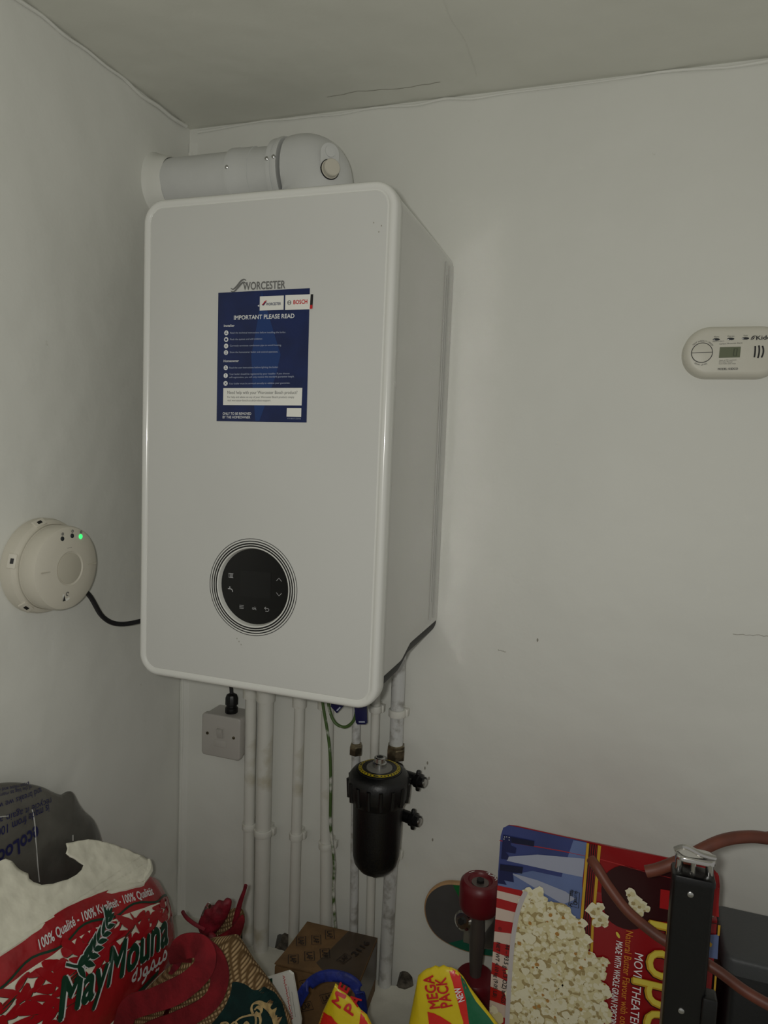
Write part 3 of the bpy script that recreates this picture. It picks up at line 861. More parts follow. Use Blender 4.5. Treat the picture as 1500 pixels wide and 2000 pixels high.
# ================================================================== smoke alarm on the left wall
AC = (-0.3855, 0.826)
al = thing('heat_alarm', (XL, AC[0], AC[1]), 'round cream smoke alarm with one green light lit', 'alarm')
ao = (XL, AC[0], AC[1]); ax = (1, 0, 0)
part(MB().lathe([(0.073, 0.0), (0.0745, 0.002), (0.0745, 0.012), (0.072, 0.020), (0.0665, 0.024), (0.0655, 0.030)], ao, ax, 56), 'base', ALARM, al)
part(MB().lathe([(0.0655, 0.026), (0.0665, 0.027), (0.0665, 0.0285)], ao, ax, 56, cap=False), 'shadow_gap', ALARM2, al)
part(MB().lathe([(0.0650, 0.029), (0.0655, 0.034), (0.0655, 0.050), (0.0635, 0.0555), (0.058, 0.058), (0.040, 0.0605), (0.027, 0.0615), (0.0255, 0.0605), (0.0245, 0.0600)], ao, ax, 56), 'cover', ALARM, al)
LM = LEFT(XL)
part(MB().lathe([(0.0240, 0.0590), (0.0238, 0.0610), (0.0225, 0.0614)], ao, ax, 40), 'test_button', ALARM2, al)
cx_, cz_ = AC
pr = Print(flat(LM, 0.0592), 0.0006)
def alm(dy, dz): return (cx_ + dy, cz_ + dz)
for dy, m_ in ((-0.0135, LEDOFF), (0.0065, LEDOFF), (0.0245, LEDGREEN)):
    q = alm(dy, 0.0500 - abs(dy - 0.004) * 0.16)
    bo = (XL + 0.0575, q[0], q[1])
    part(MB().lathe([(0.0040, 0.0), (0.0038, 0.0018), (0.0028, 0.0026)], bo, ax, 14), 'indicator_light', m_, al)
for dy, t_ in ((-0.0135, '88'), (0.0065, '88'), (0.0245, '88')):
    q = alm(dy, 0.0575 - abs(dy - 0.004) * 0.16)
    pr.ring(q, 0.0010, 0.0024, INKGREY, 1, 14)
pr.text('TEST', alm(-0.001, 0.0295), None, 0.0030, INKGREY, 3, align='c')
pr.done(al, 'printed_symbol')
for sg, y0, y1 in ((-1, 0.027, 0.055), (1, 0.030, 0.058)):
    a = alm(sg * y0, 0.0015); b = alm(sg * y1, 0.0015)
    part(MB().box((XL + 0.0565, min(a[0], b[0]), cz_ - 0.0006), (XL + 0.0606, max(a[0], b[0]), cz_ + 0.0012)), 'moulded_line', ALARM2, al)
# brand symbol: oval recess with curl
pr = Print(flat(LM, 0.0592), 0.0006)
q = alm(-0.006, -0.041)
pr.ring(q, 0.0050, 0.0085, PAPER, 2, 24, 0.4, 5.6)
pr.ring((q[0] + 0.001, q[1] + 0.002), 0.0016, 0.0034, INKGREY, 3, 18, 0.2, 5.2)
pr.poly([(q[0] - 0.0085, q[1] - 0.008), (q[0] - 0.003, q[1] - 0.0075), (q[0] - 0.006, q[1] + 0.001)], INKBLACK, 3)
pr.done(al, 'brand_symbol')
for a in (1.83, 4.05, 2.9):
    d = Vector((0, math.cos(a), math.sin(a))); t_ = Vector((0, -math.sin(a), math.cos(a)))
    p = Vector(ao) + d * 0.0705 + Vector((0.0185, 0, 0))
    M_ = frame(p, t_, (Vector((1, 0, 0)) * 0.75 - d * 0.65))
    if M_.col[2].to_3d().dot(d) < 0: M_ = frame(p, -t_, (Vector((1, 0, 0)) * 0.75 - d * 0.65))
    c_ = part(MB().slab(rrect(-0.011, -0.006, 0.011, 0.006, 0.001, 2), 0.0030, 0.0008, M=M_), 'release_clip', ALARM, al)
    part(MB().slab(rrect(-0.0040, -0.0022, 0.0040, 0.0024, 0.0005, 2), 0.0006, M=M_, z0=0.003), 'clip_slot', DARKSLOT, c_)

# black flex from the alarm to behind the boiler
cb = MB().tube([(-0.135, -0.345, 0.795)] + [(-0.128, -0.306, 0.768), (-0.122, -0.278, 0.724), (-0.112, -0.247, 0.705), (-0.090, -0.205, 0.706), (-0.065, -0.150, 0.716), (-0.045, -0.080, 0.722), (-0.035, -0.012, 0.722)], 0.0042, 10)
tag(cb.obj('alarm_cable', CORD), 'black cable drooping from round smoke alarm to behind the boiler', 'cable')

# ================================================================== carbon monoxide alarm
K0 = -0.034
ka = thing('carbon_monoxide_alarm', (0.87, 0, 1.20), 'cream oval carbon monoxide alarm with small grey display', 'alarm')
KB = [(0.7838,1.2008),(0.8383,1.2401),(0.8456,1.1614)]
kz0, kz1 = KB[2][1], KB[1][1]; kx0 = KB[0][0]; kx1 = kx0 + 0.146
kh = kz1 - kz0
part(MB().slab(rrect(kx0, kz0, kx1, kz1, kh / 2 - 0.0005, 14), 0.034, 0.010, 5, M=BACK(0.0)), 'body', COALARM, ka)
pr = Print(flat(BACK(K0)), 0.0003)
bc = [(0.8107,1.1989)][0]
pr.ring(bc, 0.0146, 0.0156, INKBLACK, 2, 48)
part(MB().lathe([(0.0146, 0.0), (0.0144, 0.0012), (0.013, 0.0016)], (bc[0], K0, bc[1]), (0, -1, 0), 40), 'test_button', COALARM, ka)
pr.line([(bc[0] - 0.0146, bc[1] - 0.0004), (bc[0] + 0.0146, bc[1] + 0.0006)], 0.0009, INKBLACK, 6)
pr.arctext('TEST WEEKLY / PRESS', bc, 0.0170, math.radians(140), math.radians(35), 0.0022, INKBLACK)
pr.arctext('PEAK LEVEL', bc, 0.0195, math.radians(-120), math.radians(-62), 0.0022, INKBLACK, inward=True)
Q = [(0.8297,1.2192),(0.8499,1.2198),(0.8705,1.2203)]
for q, t_ in zip(Q, ('Alarm', 'Operate', 'Fault')):
    part(MB().slab(circ(q[0], q[1], 0.0051, 20, 0.0019), 0.0008, 0.0004, 2, M=BACK(K0)), 'indicator_light', LEDOFF, ka)
    pr.text(t_, (q[0], q[1] + 0.0032), None, 0.0020, INKBLACK, align='c')
T = [(0.8249,1.2154),(0.8408,1.2160),(0.8346,1.2113),(0.8668,1.2126),(0.8365,1.1862),(0.8602,1.1870),(0.8360,1.1839),(0.8547,1.1839),(0.8362,1.1811),(0.8599,1.1815),(0.8354,1.1721),(0.8634,1.1729)]
pr.text('Replace Alarm', T[0], T[1], 0.0015, INKBLACK)
pr.text('Carbon Monoxide Alarm', T[2], T[3], 0.0020, INKBLACK)
pr.text('Peak of CO exposure', T[4], T[5], 0.0017, INKBLACK)
pr.text('See User Manual', T[6], T[7], 0.0017, INKBLACK)
pr.text('level held until reset', T[8], T[9], 0.0017, INKBLACK)
pr.text('MODEL: K5DCO', T[10], T[11], 0.0031, INKBLACK, bold=0.02)
D = [(0.8354,1.1910),(0.8649,1.1916),(0.8650,1.2079),(0.8357,1.2074)]
part(MB().slab(D, 0.0004, M=BACK(K0)), 'display', LCD, ka)
c = [(0.8578,1.1994)][0]
pr.line([(c[0] - 0.0022, c[1] - 0.0055), (c[0] + 0.0020, c[1] - 0.0055), (c[0] + 0.0024, c[1] + 0.0055), (c[0] - 0.0018, c[1] + 0.0055)], 0.0011, LCDINK, 3, True)
V_ = [(0.8848,1.2000),(0.8897,1.2000),(0.8946,1.2000)]
for i, (q, b_, hh) in enumerate(zip(V_, (0.0004, 0.0012, 0.0020), (0.0085, 0.0095, 0.0088))):
    pts = [(q[0] + b_ * (1 - (t / 4) ** 2), q[1] + hh * t / 4) for t in range(-4, 5)]
    pr.line(pts, 0.0023, DARKSLOT, 2)
T = [(0.8855,1.2178),(0.9105,1.2190),(0.8778,1.2179),(0.8836,1.2247)]
pr.text('Kidde', T[0], T[1], 0.0060, INKBLACK, bold=0.02)
q = T[2]
pr.poly([(q[0], q[1]), (q[0] + 0.004, q[1] + 0.001), (q[0] + 0.0066, q[1] + 0.0068), (q[0] + 0.003, q[1] + 0.006), (q[0] + 0.0006, q[1] + 0.0035)], INKBLACK, 2)
pr.line([(q[0] + 0.001, q[1] + 0.0010), (q[0] + 0.0050, q[1] + 0.0052)], 0.0006, COALARM, 4)
pr.done(ka, {'black_ink': 'lettering', 'dark_slot': 'sounder_slot', 'lcd_segment': 'display_digit', 'co_alarm_plastic': 'logo_line'})

# ================================================================== fused spur switch
sw = thing('fused_switch', (-0.03, 0, 0.44), 'grey-white square fused switch with black cable gland under the boiler', 'switch')
SP = [(-0.0632,0.4894),(0.0246,0.4837),(0.0233,0.3995),(-0.0650,0.4005)]
x0 = 0.5 * (SP[0][0] + SP[3][0]); x1 = 0.5 * (SP[1][0] + SP[2][0]); z1 = 0.5 * (SP[0][1] + SP[1][1]); z0 = 0.5 * (SP[2][1] + SP[3][1])
part(MB().slab(rrect(x0 + 0.002, z0 + 0.002, x1 - 0.002, z1 - 0.002, 0.006, 4), 0.046, M=BACK(0.0)), 'back_box', SWITCH, sw)
part(MB().slab(rrect(x0, z0, x1, z1, 0.007, 4), 0.012, 0.003, 3, M=BACK(-0.046)), 'faceplate', SWITCH, sw)
mx_, mz_ = (x0 + x1) / 2, (z0 + z1) / 2
part(MB().slab(rrect(mx_ - 0.010, mz_ - 0.004, mx_ + 0.008, mz_ + 0.020, 0.0015, 2), 0.0010, M=BACK(-0.058)), 'rocker_surround', SWITCH, sw)
rk = MB().loops([[(mx_ - 0.007, -0.058, mz_ - 0.003), (mx_ + 0.006, -0.058, mz_ - 0.003), (mx_ + 0.006, -0.058, mz_ + 0.018), (mx_ - 0.007, -0.058, mz_ + 0.018)], [(mx_ - 0.007, -0.0595, mz_ - 0.003), (mx_ + 0.006, -0.0595, mz_ - 0.003), (mx_ + 0.006, -0.0655, mz_ + 0.0165), (mx_ - 0.007, -0.0655, mz_ + 0.0165)]])
part(rk, 'rocker', SWITCH, sw, bev=0.0006)
part(MB().slab(rrect(mx_ - 0.015, mz_ - 0.021, mx_ + 0.014, mz_ - 0.007, 0.002, 3), 0.0012, 0.0005, 2, M=BACK(-0.058)), 'fuse_carrier', SWITCH, sw)
for dx in (-0.030, 0.030):
    part(MB().lathe([(0.0032, 0.0), (0.003, 0.0012), (0.0015, 0.0014)], (mx_ + dx, -0.058, mz_ + 0.003), (0, -1, 0), 12), 'screw', BRASS, sw)
    part(MB().box((mx_ + dx - 0.0028, -0.0598, mz_ + 0.0026), (mx_ + dx + 0.0028, -0.0592, mz_ + 0.0034)), 'screw_slot', DARKSLOT, sw)
gx, gy, gz = mx_ + 0.006, -0.028, z1
gl = part(MB().lathe([(0.0125, -0.002), (0.0130, 0.000), (0.0130, 0.008), (0.0105, 0.010), (0.0105, 0.014), (0.0130, 0.0155), (0.0130, 0.028), (0.0105, 0.0345), (0.0065, 0.037)], (gx, gy, gz), (0, 0, 1), 12), 'cable_gland', BLACK, sw, angle=25)
pw = MB().tube([(gx, gy, gz + 0.03), (gx - 0.002, gy, gz + 0.05), (gx - 0.006, gy - 0.002, gz + 0.09), (gx - 0.002, gy - 0.002, gz + 0.16)], 0.0040, 10)
tag(pw.obj('power_cord', CORD), 'short black power cord from cable gland up into the boiler', 'cable')

# ================================================================== pipes
def clip(root, x, y, z, r, h=0.014, tab=1):
    c = MB()
    prof = [(r + 0.0003, 0), (r + 0.0034, 0.0006), (r + 0.0034, h - 0.0006), (r + 0.0003, h)]
    c.lathe(prof, (x, y, z - h / 2), (0, 0, 1), 24, cap=False)
    c.box((x - r * 0.55, y + r, z - h * 0.42), (x + r * 0.55, -0.0005, z + h * 0.42))
    c.box((x + tab * r * 0.72 - 0.002, y + r * 0.3, z - h / 2), (x + tab * (r + 0.0065), y + r * 0.3 + 0.011, z + h / 2))
    return part(c, 'pipe_clip', CLIPM, root, bev=0.0008)
def pipe(name, label, pts, r, m, clips=(), sock=None, extra=None):
    t = thing(name, pts[0], label, 'pipe')
    part(MB().tube(pts, r, 18, sub=4), 'tube', m, t)
    for cz, tb in clips:
        for i in range(len(pts) - 1):
            a, b = Vector(pts[i]), Vector(pts[i + 1])
            if min(a.z, b.z) <= cz <= max(a.z, b.z):
                p = a.lerp(b, (cz - a.z) / (b.z - a.z)); clip(t, p.x, p.y, cz, r, tab=tb)
    if sock:
        p = Vector(pts[-1])
        part(MB().lathe([(r, sock[0]), (r + 0.0035, sock[0] + 0.001), (r + 0.004, sock[1])], (p.x, p.y, 0), (0, 0, 1), 20), 'socket', PIPEW, t)
    return t
YP = -0.030
pipe('heating_pipe', 'white painted pipe closest to the switch', [(0.0378, YP, -0.05), (0.0375, YP, 0.03), (0.0325, YP, 0.376), (0.0295, YP, 0.70)], 0.0115, PIPEW, [(0.255, -1)], (0.522, 0.60))
pipe('heating_pipe', 'thick white painted pipe, second from the switch', [(0.0695, YP - 0.003, -0.05), (0.0690, YP - 0.003, 0.018), (0.0667, YP - 0.003, 0.383), (0.0655, YP - 0.003, 0.70)], 0.0152, PIPEW, [(0.251, 1)], (0.522, 0.60))
pipe('condensate_pipe', 'thin white pipe third from the switch, standing alone', [(0.1405, YP, -0.05), (0.1403, YP, 0.05), (0.1388, YP, 0.396), (0.1378, YP, 0.70)], 0.0105, PIPEW, [(0.257, 1)], (0.520, 0.60))
pipe('gas_pipe', 'white painted pipe directly behind the long green earth wire', [(0.2120, YP, -0.05), (0.2092, YP, 0.105), (0.2003, YP, 0.408), (0.1935, YP, 0.70)], 0.0122, PIPEW, [(0.253, 1)], (0.525, 0.60))
pl = pipe('filter_pipe', 'thin scraped pipe running from the upright blue tag down past the filter', [(0.2745, YP - 0.012, -0.05), (0.2715, YP - 0.012, 0.142), (0.2620, YP - 0.012, 0.5), (0.2600, YP - 0.012, 0.70)], 0.0080, PIPEM)
part(MB().lathe([(0.0110, 0.0), (0.0128, 0.001), (0.0128, 0.016), (0.0112, 0.018), (0.0105, 0.022), (0.0085, 0.023)], (0.2632, YP - 0.012, 0.452), (0, 0, 1), 6), 'compression_nut', BRASS, pl, angle=20)
pipe('filter_pipe', 'white pipe passing straight behind the middle of the black filter', [(0.3035, YP + 0.003, -0.05), (0.3000, YP + 0.003, 0.139), (0.2945, YP + 0.003, 0.506), (0.2925, YP + 0.003, 0.70)], 0.0085, PIPEW, [(0.541, 1)])
pr_ = pipe('filter_pipe', 'thick scraped white pipe nearest the skateboard, joined to the filter valve', [(0.3362, YP, -0.05), (0.3362, YP, 0.02), (0.3390, YP, 0.28), (0.3380, YP, 0.513), (0.3365, YP, 0.70)], 0.0128, PIPEM, [(0.541, 1), (0.262, 1)])
part(MB().lathe([(0.0150, 0.0), (0.0178, 0.001), (0.0182, 0.020), (0.0165, 0.0215), (0.0172, 0.024), (0.0172, 0.027), (0.0145, 0.028)], (0.3385, YP, 0.452), (0, 0, 1), 6), 'compression_nut', BRASS, pr_, angle=20)
cs = MB()
cs.ribbon([(0.0515, -0.006, -0.03), (0.0500, -0.006, 0.2), (0.0480, -0.006, 0.4), (0.0470, -0.006, 0.69)], 0.0075, 0.004, (1, 0, 0))
tag(cs.obj('cable_cover', mat('beige_cable', (196, 190, 168), 0.5, var=0.08)), 'narrow beige cable strip squeezed between the two pipes nearest the switch', 'cable')
# earth wires
ew = [(p[0], -0.052, p[1]) for p in [(0.1943,0.5576),(0.1984,0.5332),(0.2071,0.4945),(0.2138,0.4554),(0.2183,0.3905),(0.2199,0.3194),(0.2245,0.2793),(0.2317,0.2294),(0.2315,0.1775),(0.2385,0.1040)]]
tag(MB().tube(ew, 0.0030, 8).obj('earth_wire', EARTH), 'long green earth wire splashed with white paint, hanging down by the pipes', 'wire')
ew = [(p[0], -0.06, p[1]) for p in [(0.2091,0.5645),(0.2143,0.5356),(0.2266,0.5137),(0.2464,0.5091),(0.2623,0.5236),(0.2675,0.5470),(0.2661,0.5810)]]
tag(MB().tube(ew, 0.0030, 8).obj('earth_wire', EARTH), 'short looped green earth wire just beneath the boiler', 'wire')
# blue tags
def bluetag(pts, lab, slot):
    t = thing('valve_tag', (pts[0][0], -0.075, pts[0][1]), lab, 'tag')
    part(MB().slab(pts, 0.003, 0.0008, 2, M=BACK(-0.073)), 'plate', TAGBLUE, t)
    pr = Print(flat(BACK(-0.076)), 0.0002); pr.line(slot, 0.0026, INKPALE, 1); pr.done(t, 'slot')
bluetag([(0.2905,0.5875),(0.2926,0.5610),(0.2948,0.5305),(0.2920,0.5272),(0.2761,0.5245),(0.2729,0.5279),(0.2688,0.5572),(0.2657,0.5838)][::-1], 'blue plastic tag hanging upright below the boiler corner', [(0.2789,0.5303),(0.2908,0.5323)])
bluetag([(0.2355,0.5792),(0.2539,0.5762),(0.2486,0.5560),(0.2349,0.5392),(0.2222,0.5499),(0.2236,0.5696)][::-1], 'blue plastic tag tilted sideways beside the looped wire', [(0.2348,0.5441),(0.2416,0.5520)])

# ================================================================== magnetic filter
FX, FYF = 0.336, -0.118
ft = thing('magnetic_filter', (FX, FYF, 0.27), 'black cylindrical heating filter canister with yellow ring on top', 'filter')
part(MB().lathe([(0.0015, 0.272), (0.006, 0.2725), (0.009, 0.277), (0.018, 0.281), (0.030, 0.289), (0.038, 0.300), (0.0415, 0.315), (0.0425, 0.34), (0.0440, 0.40), (0.0445, 0.432)], (FX, FYF, 0), (0, 0, 1), 40), 'canister', BLACK, ft)
part(MB().lathe([(0.0455, 0.412), (0.0490, 0.4155), (0.0535, 0.428), (0.0545, 0.448), (0.0530, 0.458), (0.0465, 0.4665), (0.0400, 0.4695), (0.0395, 0.4680)], (FX, FYF, 0), (0, 0, 1), 48), 'collar', BLACK, ft)
for i in range(16):
    a = 2 * PI * i / 16
    d = Vector((math.cos(a), math.sin(a), 0)); p = Vector((FX, FYF, 0)) + d * 0.0540
    part(MB().cyl(p + Vector((0, 0, 0.4195)) - d * 0.003, p + Vector((0, 0, 0.4525)), 0.0044, 0.0036, 8), 'grip_rib', BLACK, ft)
part(MB().lathe([(0.0400, 0.464), (0.0392, 0.4705), (0.0300, 0.4725), (0.0240, 0.4725), (0.0235, 0.4700)], (FX, FYF, 0), (0, 0, 1), 40), 'lid', BLACK, ft)
pr = Print(lambda x, y, l: (x, y, 0.4712 + l + 0.0018 * max(0, min(1, (0.0392 - math.hypot(x - FX, y - FYF)) / 0.009))), 0.0003)
pr.ring((FX, FYF), 0.0358, 0.0367, YELLOWP, 1, 60); pr.ring((FX, FYF), 0.0312, 0.0320, YELLOWP, 1, 60)
pr.j = 'ticks'
for i in range(34):                          # illegible ring of tiny letters
    if i % 9 != 8:
        a = 2 * PI * i / 34; pr.ring((FX, FYF), 0.0330, 0.0350, YELLOWP, 1, 3, a, a + 0.11)
pr.done(ft, 'yellow_ring')
part(MB().lathe([(0.0235, 0.4700), (0.0230, 0.4735), (0.0120, 0.4750)], (FX, FYF, 0), (0, 0, 1), 32), 'lid_plate', mat('grey_label', (120, 118, 112), 0.4), ft)
part(MB().lathe([(0.0125, 0.474), (0.0125, 0.482), (0.0098, 0.483), (0.0098, 0.491), (0.0085, 0.492)], (FX, FYF, 0), (0, 0, 1), 16), 'air_vent', STEEL, ft)
part(MB().lathe([(0.0062, 0.4920), (0.0060, 0.4922)], (FX, FYF, 0), (0, 0, 1), 6), 'vent_socket', DARKSLOT, ft)
mf = MB(); mf.cyl((0.343, -0.058, 0.312), (0.343, -0.058, 0.452), 0.0190, n=20); mf.box((0.330, -0.110, 0.325), (0.356, -0.055, 0.352)); mf.box((0.330, -0.110, 0.395), (0.356, -0.055, 0.422))
part(mf, 'manifold', BLACK, ft, bev=0.0015)
part(MB().cyl((0.339, YP - 0.012, 0.30), (0.339, YP - 0.012, 0.33), 0.0145, n=6), 'lower_nut', BRASS, ft, angle=20)
for (px, pz) in ((0.4035, 0.447), (0.3975, 0.374)):
    vv = part(MB().cyl((0.352, -0.075, pz), (px - 0.010, -0.085, pz), 0.0105, n=16), 'valve_body', BLACK, ft)
    dv = Vector((1, -0.35, 0)).normalized()
    part(MB().lathe([(0.0120, -0.006), (0.0132, -0.004), (0.0132, 0.0035), (0.0105, 0.0045), (0.0100, 0.0120), (0.008, 0.013)], (px - 0.004, -0.087, pz), dv, 10), 'valve_knob', BLACK, vv, angle=20)
    part(MB().box((px - 0.0085, -0.0915, pz - 0.019), (px - 0.0005, -0.0825, pz + 0.019)), 'valve_lever', BLACK, vv, bev=0.003)
    part(MB().lathe([(0.0070, 0.0125), (0.0066, 0.0145), (0.003, 0.0150)], (px - 0.004, -0.087, pz), dv, 12), 'valve_screw', STEEL, vv)

# ================================================================== flour bag against the left wall
FB = thing('flour_bag', (-0.06, -0.42, 0), 'red and white paper flour bag printed with a green wheat ear', 'bag')
Y0, Y1 = -0.80, -0.165
def zb(y):                                   # height of the red/white border
    k = [(-0.80, 0.385), (-0.585, 0.360), (-0.463, 0.342), (-0.40, 0.324), (-0.327, 0.296), (-0.267, 0.272), (-0.21, 0.225), (-0.165, 0.13)]
    for (a, za), (b, zz) in zip(k, k[1:]):
        if y <= b:
            t = (y - a) / (b - a); return za + (zz - za) * t
    return k[-1][1]
def fbx(y, z):
    """face of the bag: bulges below the border, rounds off at the far end"""
    h = max(0.02, zb(y)); v = max(0, min(1, z / h))
    e = max(0.0, (y - (-0.30)) / 0.135)
    x = -0.022 + 0.052 * math.sin(PI * min(1, (1 - v) * 1.15 + 0.0)) ** 0.8 * (1 - 0.5 * e)
    x -= 0.075 * min(1.0, e) ** 2.2
    x += 0.0035 * noise.noise(Vector((y * 14, z * 22, 1.0))) + 0.0016 * noise.noise(Vector((y * 50, z * 30, 5.0)))
    return x
def fbp(y, z, l=0.0):
    q = 0.002
    nx = Vector((1, -(fbx(y + q, z) - fbx(y - q, z)) / (2 * q), -(fbx(y, z + q) - fbx(y, z - q)) / (2 * q))).normalized()
    p = Vector((fbx(y, z), y, z)) + nx * l
    return tuple(p)
def fgrid(u, v):
    y = Y0 + (Y1 - Y0) * u
    return fbp(y, zb(y) * v)
body = MB().grid(fgrid, 110, 44)
nu, nv = 110, 44
# back and far side of the bag so that it has its full thickness
def bgrid(u, v):
    y = Y0 + (Y1 - Y0) * u; z = zb(y) * (1 - v)
    return (-0.088, y - 0.004, z)
body.grid(bgrid, 110, 10)
body.grid(lambda u, v: (lambda y, a: (a[0] + (-0.088 - a[0]) * v, a[1], a[2] - 0.09 * math.sin(PI * v)))(0, fgrid(u, 1.0)), 110, 6)
body.grid(lambda u, v: (lambda a: (a[0] + (-0.088 - a[0]) * u, a[1] - 0.004 * u, a[2]))(fgrid(1.0, v)), 6, 20)
body.grid(lambda u, v: (lambda a: (-0.088 + (a[0] + 0.088) * u, a[1], a[2]))(fgrid(0.0, v)), 6, 20)
part(body, 'red_body', REDBAG, FB, angle=60)
pr = Print(fbp, 0.0005)
def FBX(pts): return pts
# white field behind the bread pattern, then red lozenges on it
top = [(-0.70, zb(-0.70) - 0.040)] + [(y, zb(y) - 0.036) for y in (-0.62, -0.56, -0.50, -0.44, -0.38, -0.33, -0.29, -0.25, -0.215)]
lowk = [(-0.215, 0.170), (-0.25, 0.200), (-0.29, 0.212), (-0.34, 0.222), (-0.40, 0.236), (-0.46, 0.256), (-0.52, 0.240), (-0.56, 0.205), (-0.60, 0.175), (-0.70, 0.13)]
pr.poly((lowk + top)[::1], BAGPAPER, 1, 4)
def lowz(y):
    k = lowk[::-1]
    for (a, za), (b, zz) in zip(k, k[1:]):
        if y <= b: return za + (zz - za) * (y - a) / (b - a)
    return k[-1][1]
rr = random.Random(21)
placed = []
for i in range(4200):
    y = rr.uniform(-0.69, -0.22); z = rr.uniform(lowz(y) + 0.002, zb(y) - 0.040)
    L_ = rr.uniform(0.009, 0.030); W_ = rr.uniform(0.0045, 0.0095); an = math.radians(rr.gauss(-4, 22)) - 0.25
    if any(((y - a) * math.cos(an) + (z - b) * math.sin(an)) ** 2 / (0.74 * (L_ + l2)) ** 2 + (-(y - a) * math.sin(an) + (z - b) * math.cos(an)) ** 2 / (0.74 * (W_ + w2)) ** 2 < 1 for a, b, l2, w2 in placed): continue
    if z - W_ < lowz(y) or z + W_ > zb(y) - 0.036: continue
    placed.append((y, z, L_, W_))
    n_ = 14; P = []; Pd = []
    w1 = rr.uniform(0.7, 1.3); ph = rr.uniform(0, 6)
    for j in range(n_):
        a = 2 * PI * j / n_; k_ = 1 + 0.16 * math.sin(3 * a + ph)
        px_ = L_ * math.cos(a) * k_; pz_ = W_ * math.sin(a) * k_ * w1
        P.append((y + px_ * math.cos(an) - pz_ * math.sin(an), z + px_ * math.sin(an) + pz_ * math.cos(an)))
        Pd.append((P[-1][0] + 0.0012, P[-1][1] - 0.0014))
    pr.j = 'many'
    pr.poly(Pd, GREENINK, 2)
    pr.poly(P, REDBLOB, 3)
pr.j = None
pr.line([(y, zb(y) - 0.030 - 0.004 * math.sin(y * 60)) for y in [-0.68 + i * 0.012 for i in range(38)]], 0.0028, GREENINK, 2)
# ring of small letters along the top edge
def along(pr, body, y0, y1, dz, h, m, lay=4, bold=0.02, shear=0.3):
    V, F = glyphs(body, bold, shear); xa = min(v[0] for v in V); xb = max(v[0] for v in V)
    sx = (y1 - y0) / (xb - xa)
    pr.raw([(y0 + (x - xa) * sx, zb(y0 + (x - xa) * sx) - dz + yy * h / CAP) for x, yy in V], F, m, lay)
along(pr, '100% Qualit\u00e9 - 100% Kwaliteit - 100% Qualit\u00e4t', -0.535, -0.290, 0.0225, 0.0105, INKWHITE)
# name, with white shadow
NB = [(-0.5361,0.2378),(-0.2936,0.1836)]
for m_, dx, dz, bo, ly in ((INKWHITE, 0.0034, -0.0018, 0.034, 4), (GREENINK, 0, 0, 0.034, 6)):
    pr.text('MayMouna', (NB[0][0] + dx, NB[0][1] + dz), (NB[1][0] + dx, NB[1][1] + dz), 0.046, m_, ly, bo, 0.28)
AB = [(-0.3880,0.1766),(-0.3018,0.1608)]
pr.text('\uFE94\uFEE7\uFEEE\uFEE4\uFEF4\uFEE3', AB[0], AB[1], 0.030, INKWHITE, 4, 0.012)
# wheat ear
ws = [(-0.5063,0.2927),(-0.4872,0.2779),(-0.4639,0.2773),(-0.4403,0.2821),(-0.4177,0.2881),(-0.4094,0.2962)]
ear = sp2(ws, 6)
def leaf(c, d, l, w, m, lay):
    n_ = Vector((-d.y, d.x)); P = []
    for t, k_ in ((0, 0), (0.2, 0.75), (0.45, 1), (0.75, 0.6), (1, 0), (0.75, -0.4), (0.45, -0.7), (0.2, -0.5)):
        q = Vector(c) + d * l * t + n_ * w * k_; P.append((q.x, q.y))
    pr.poly(P[::-1], m, lay)
pr.j = 'ear'
for grow, m_, ly in ((0.0016, INKWHITE, 7), (0.0, GREENINK, 8.5)):
    pr.line(ear[:14], 0.0034 + grow * 2, m_, ly)
    for i in range(5, len(ear) - 1, 3):
        p = Vector(ear[i]); d = (Vector(ear[i + 1]) - Vector(ear[i - 1])).normalized(); sc = 1.0 - 0.4 * i / len(ear)
        for sg in (-1, 1):
            dd = Vector((d.x * math.cos(0.62 * sg) - d.y * math.sin(0.62 * sg), d.x * math.sin(0.62 * sg) + d.y * math.cos(0.62 * sg)))
            st = p - dd * grow
            leaf((st.x, st.y), dd, 0.027 * sc + grow * 2, 0.0055 * sc + grow, m_, ly)
    leaf(ear[-2], (Vector(ear[-1]) - Vector(ear[-3])).normalized(), 0.012 + grow, 0.0034 + grow, m_, ly)
# green and white band low down
pr.j = None
pr.line([(y, 0.150 + 0.03 * (-0.30 - y)) for y in (-0.42, -0.40, -0.38, -0.36, -0.34, -0.32)], 0.010, GREENINK, 3)
pr.poly([(-0.46, 0.06), (-0.30, 0.06), (-0.30, 0.140), (-0.46, 0.148)], BAGPAPER, 2, 3)
pr.done(FB, {'bag_white_paper': 'white_print', 'red_blob_print': 'red_pattern', 'dark_green_ink': 'green_print', 'white_ink': 'white_lettering'})
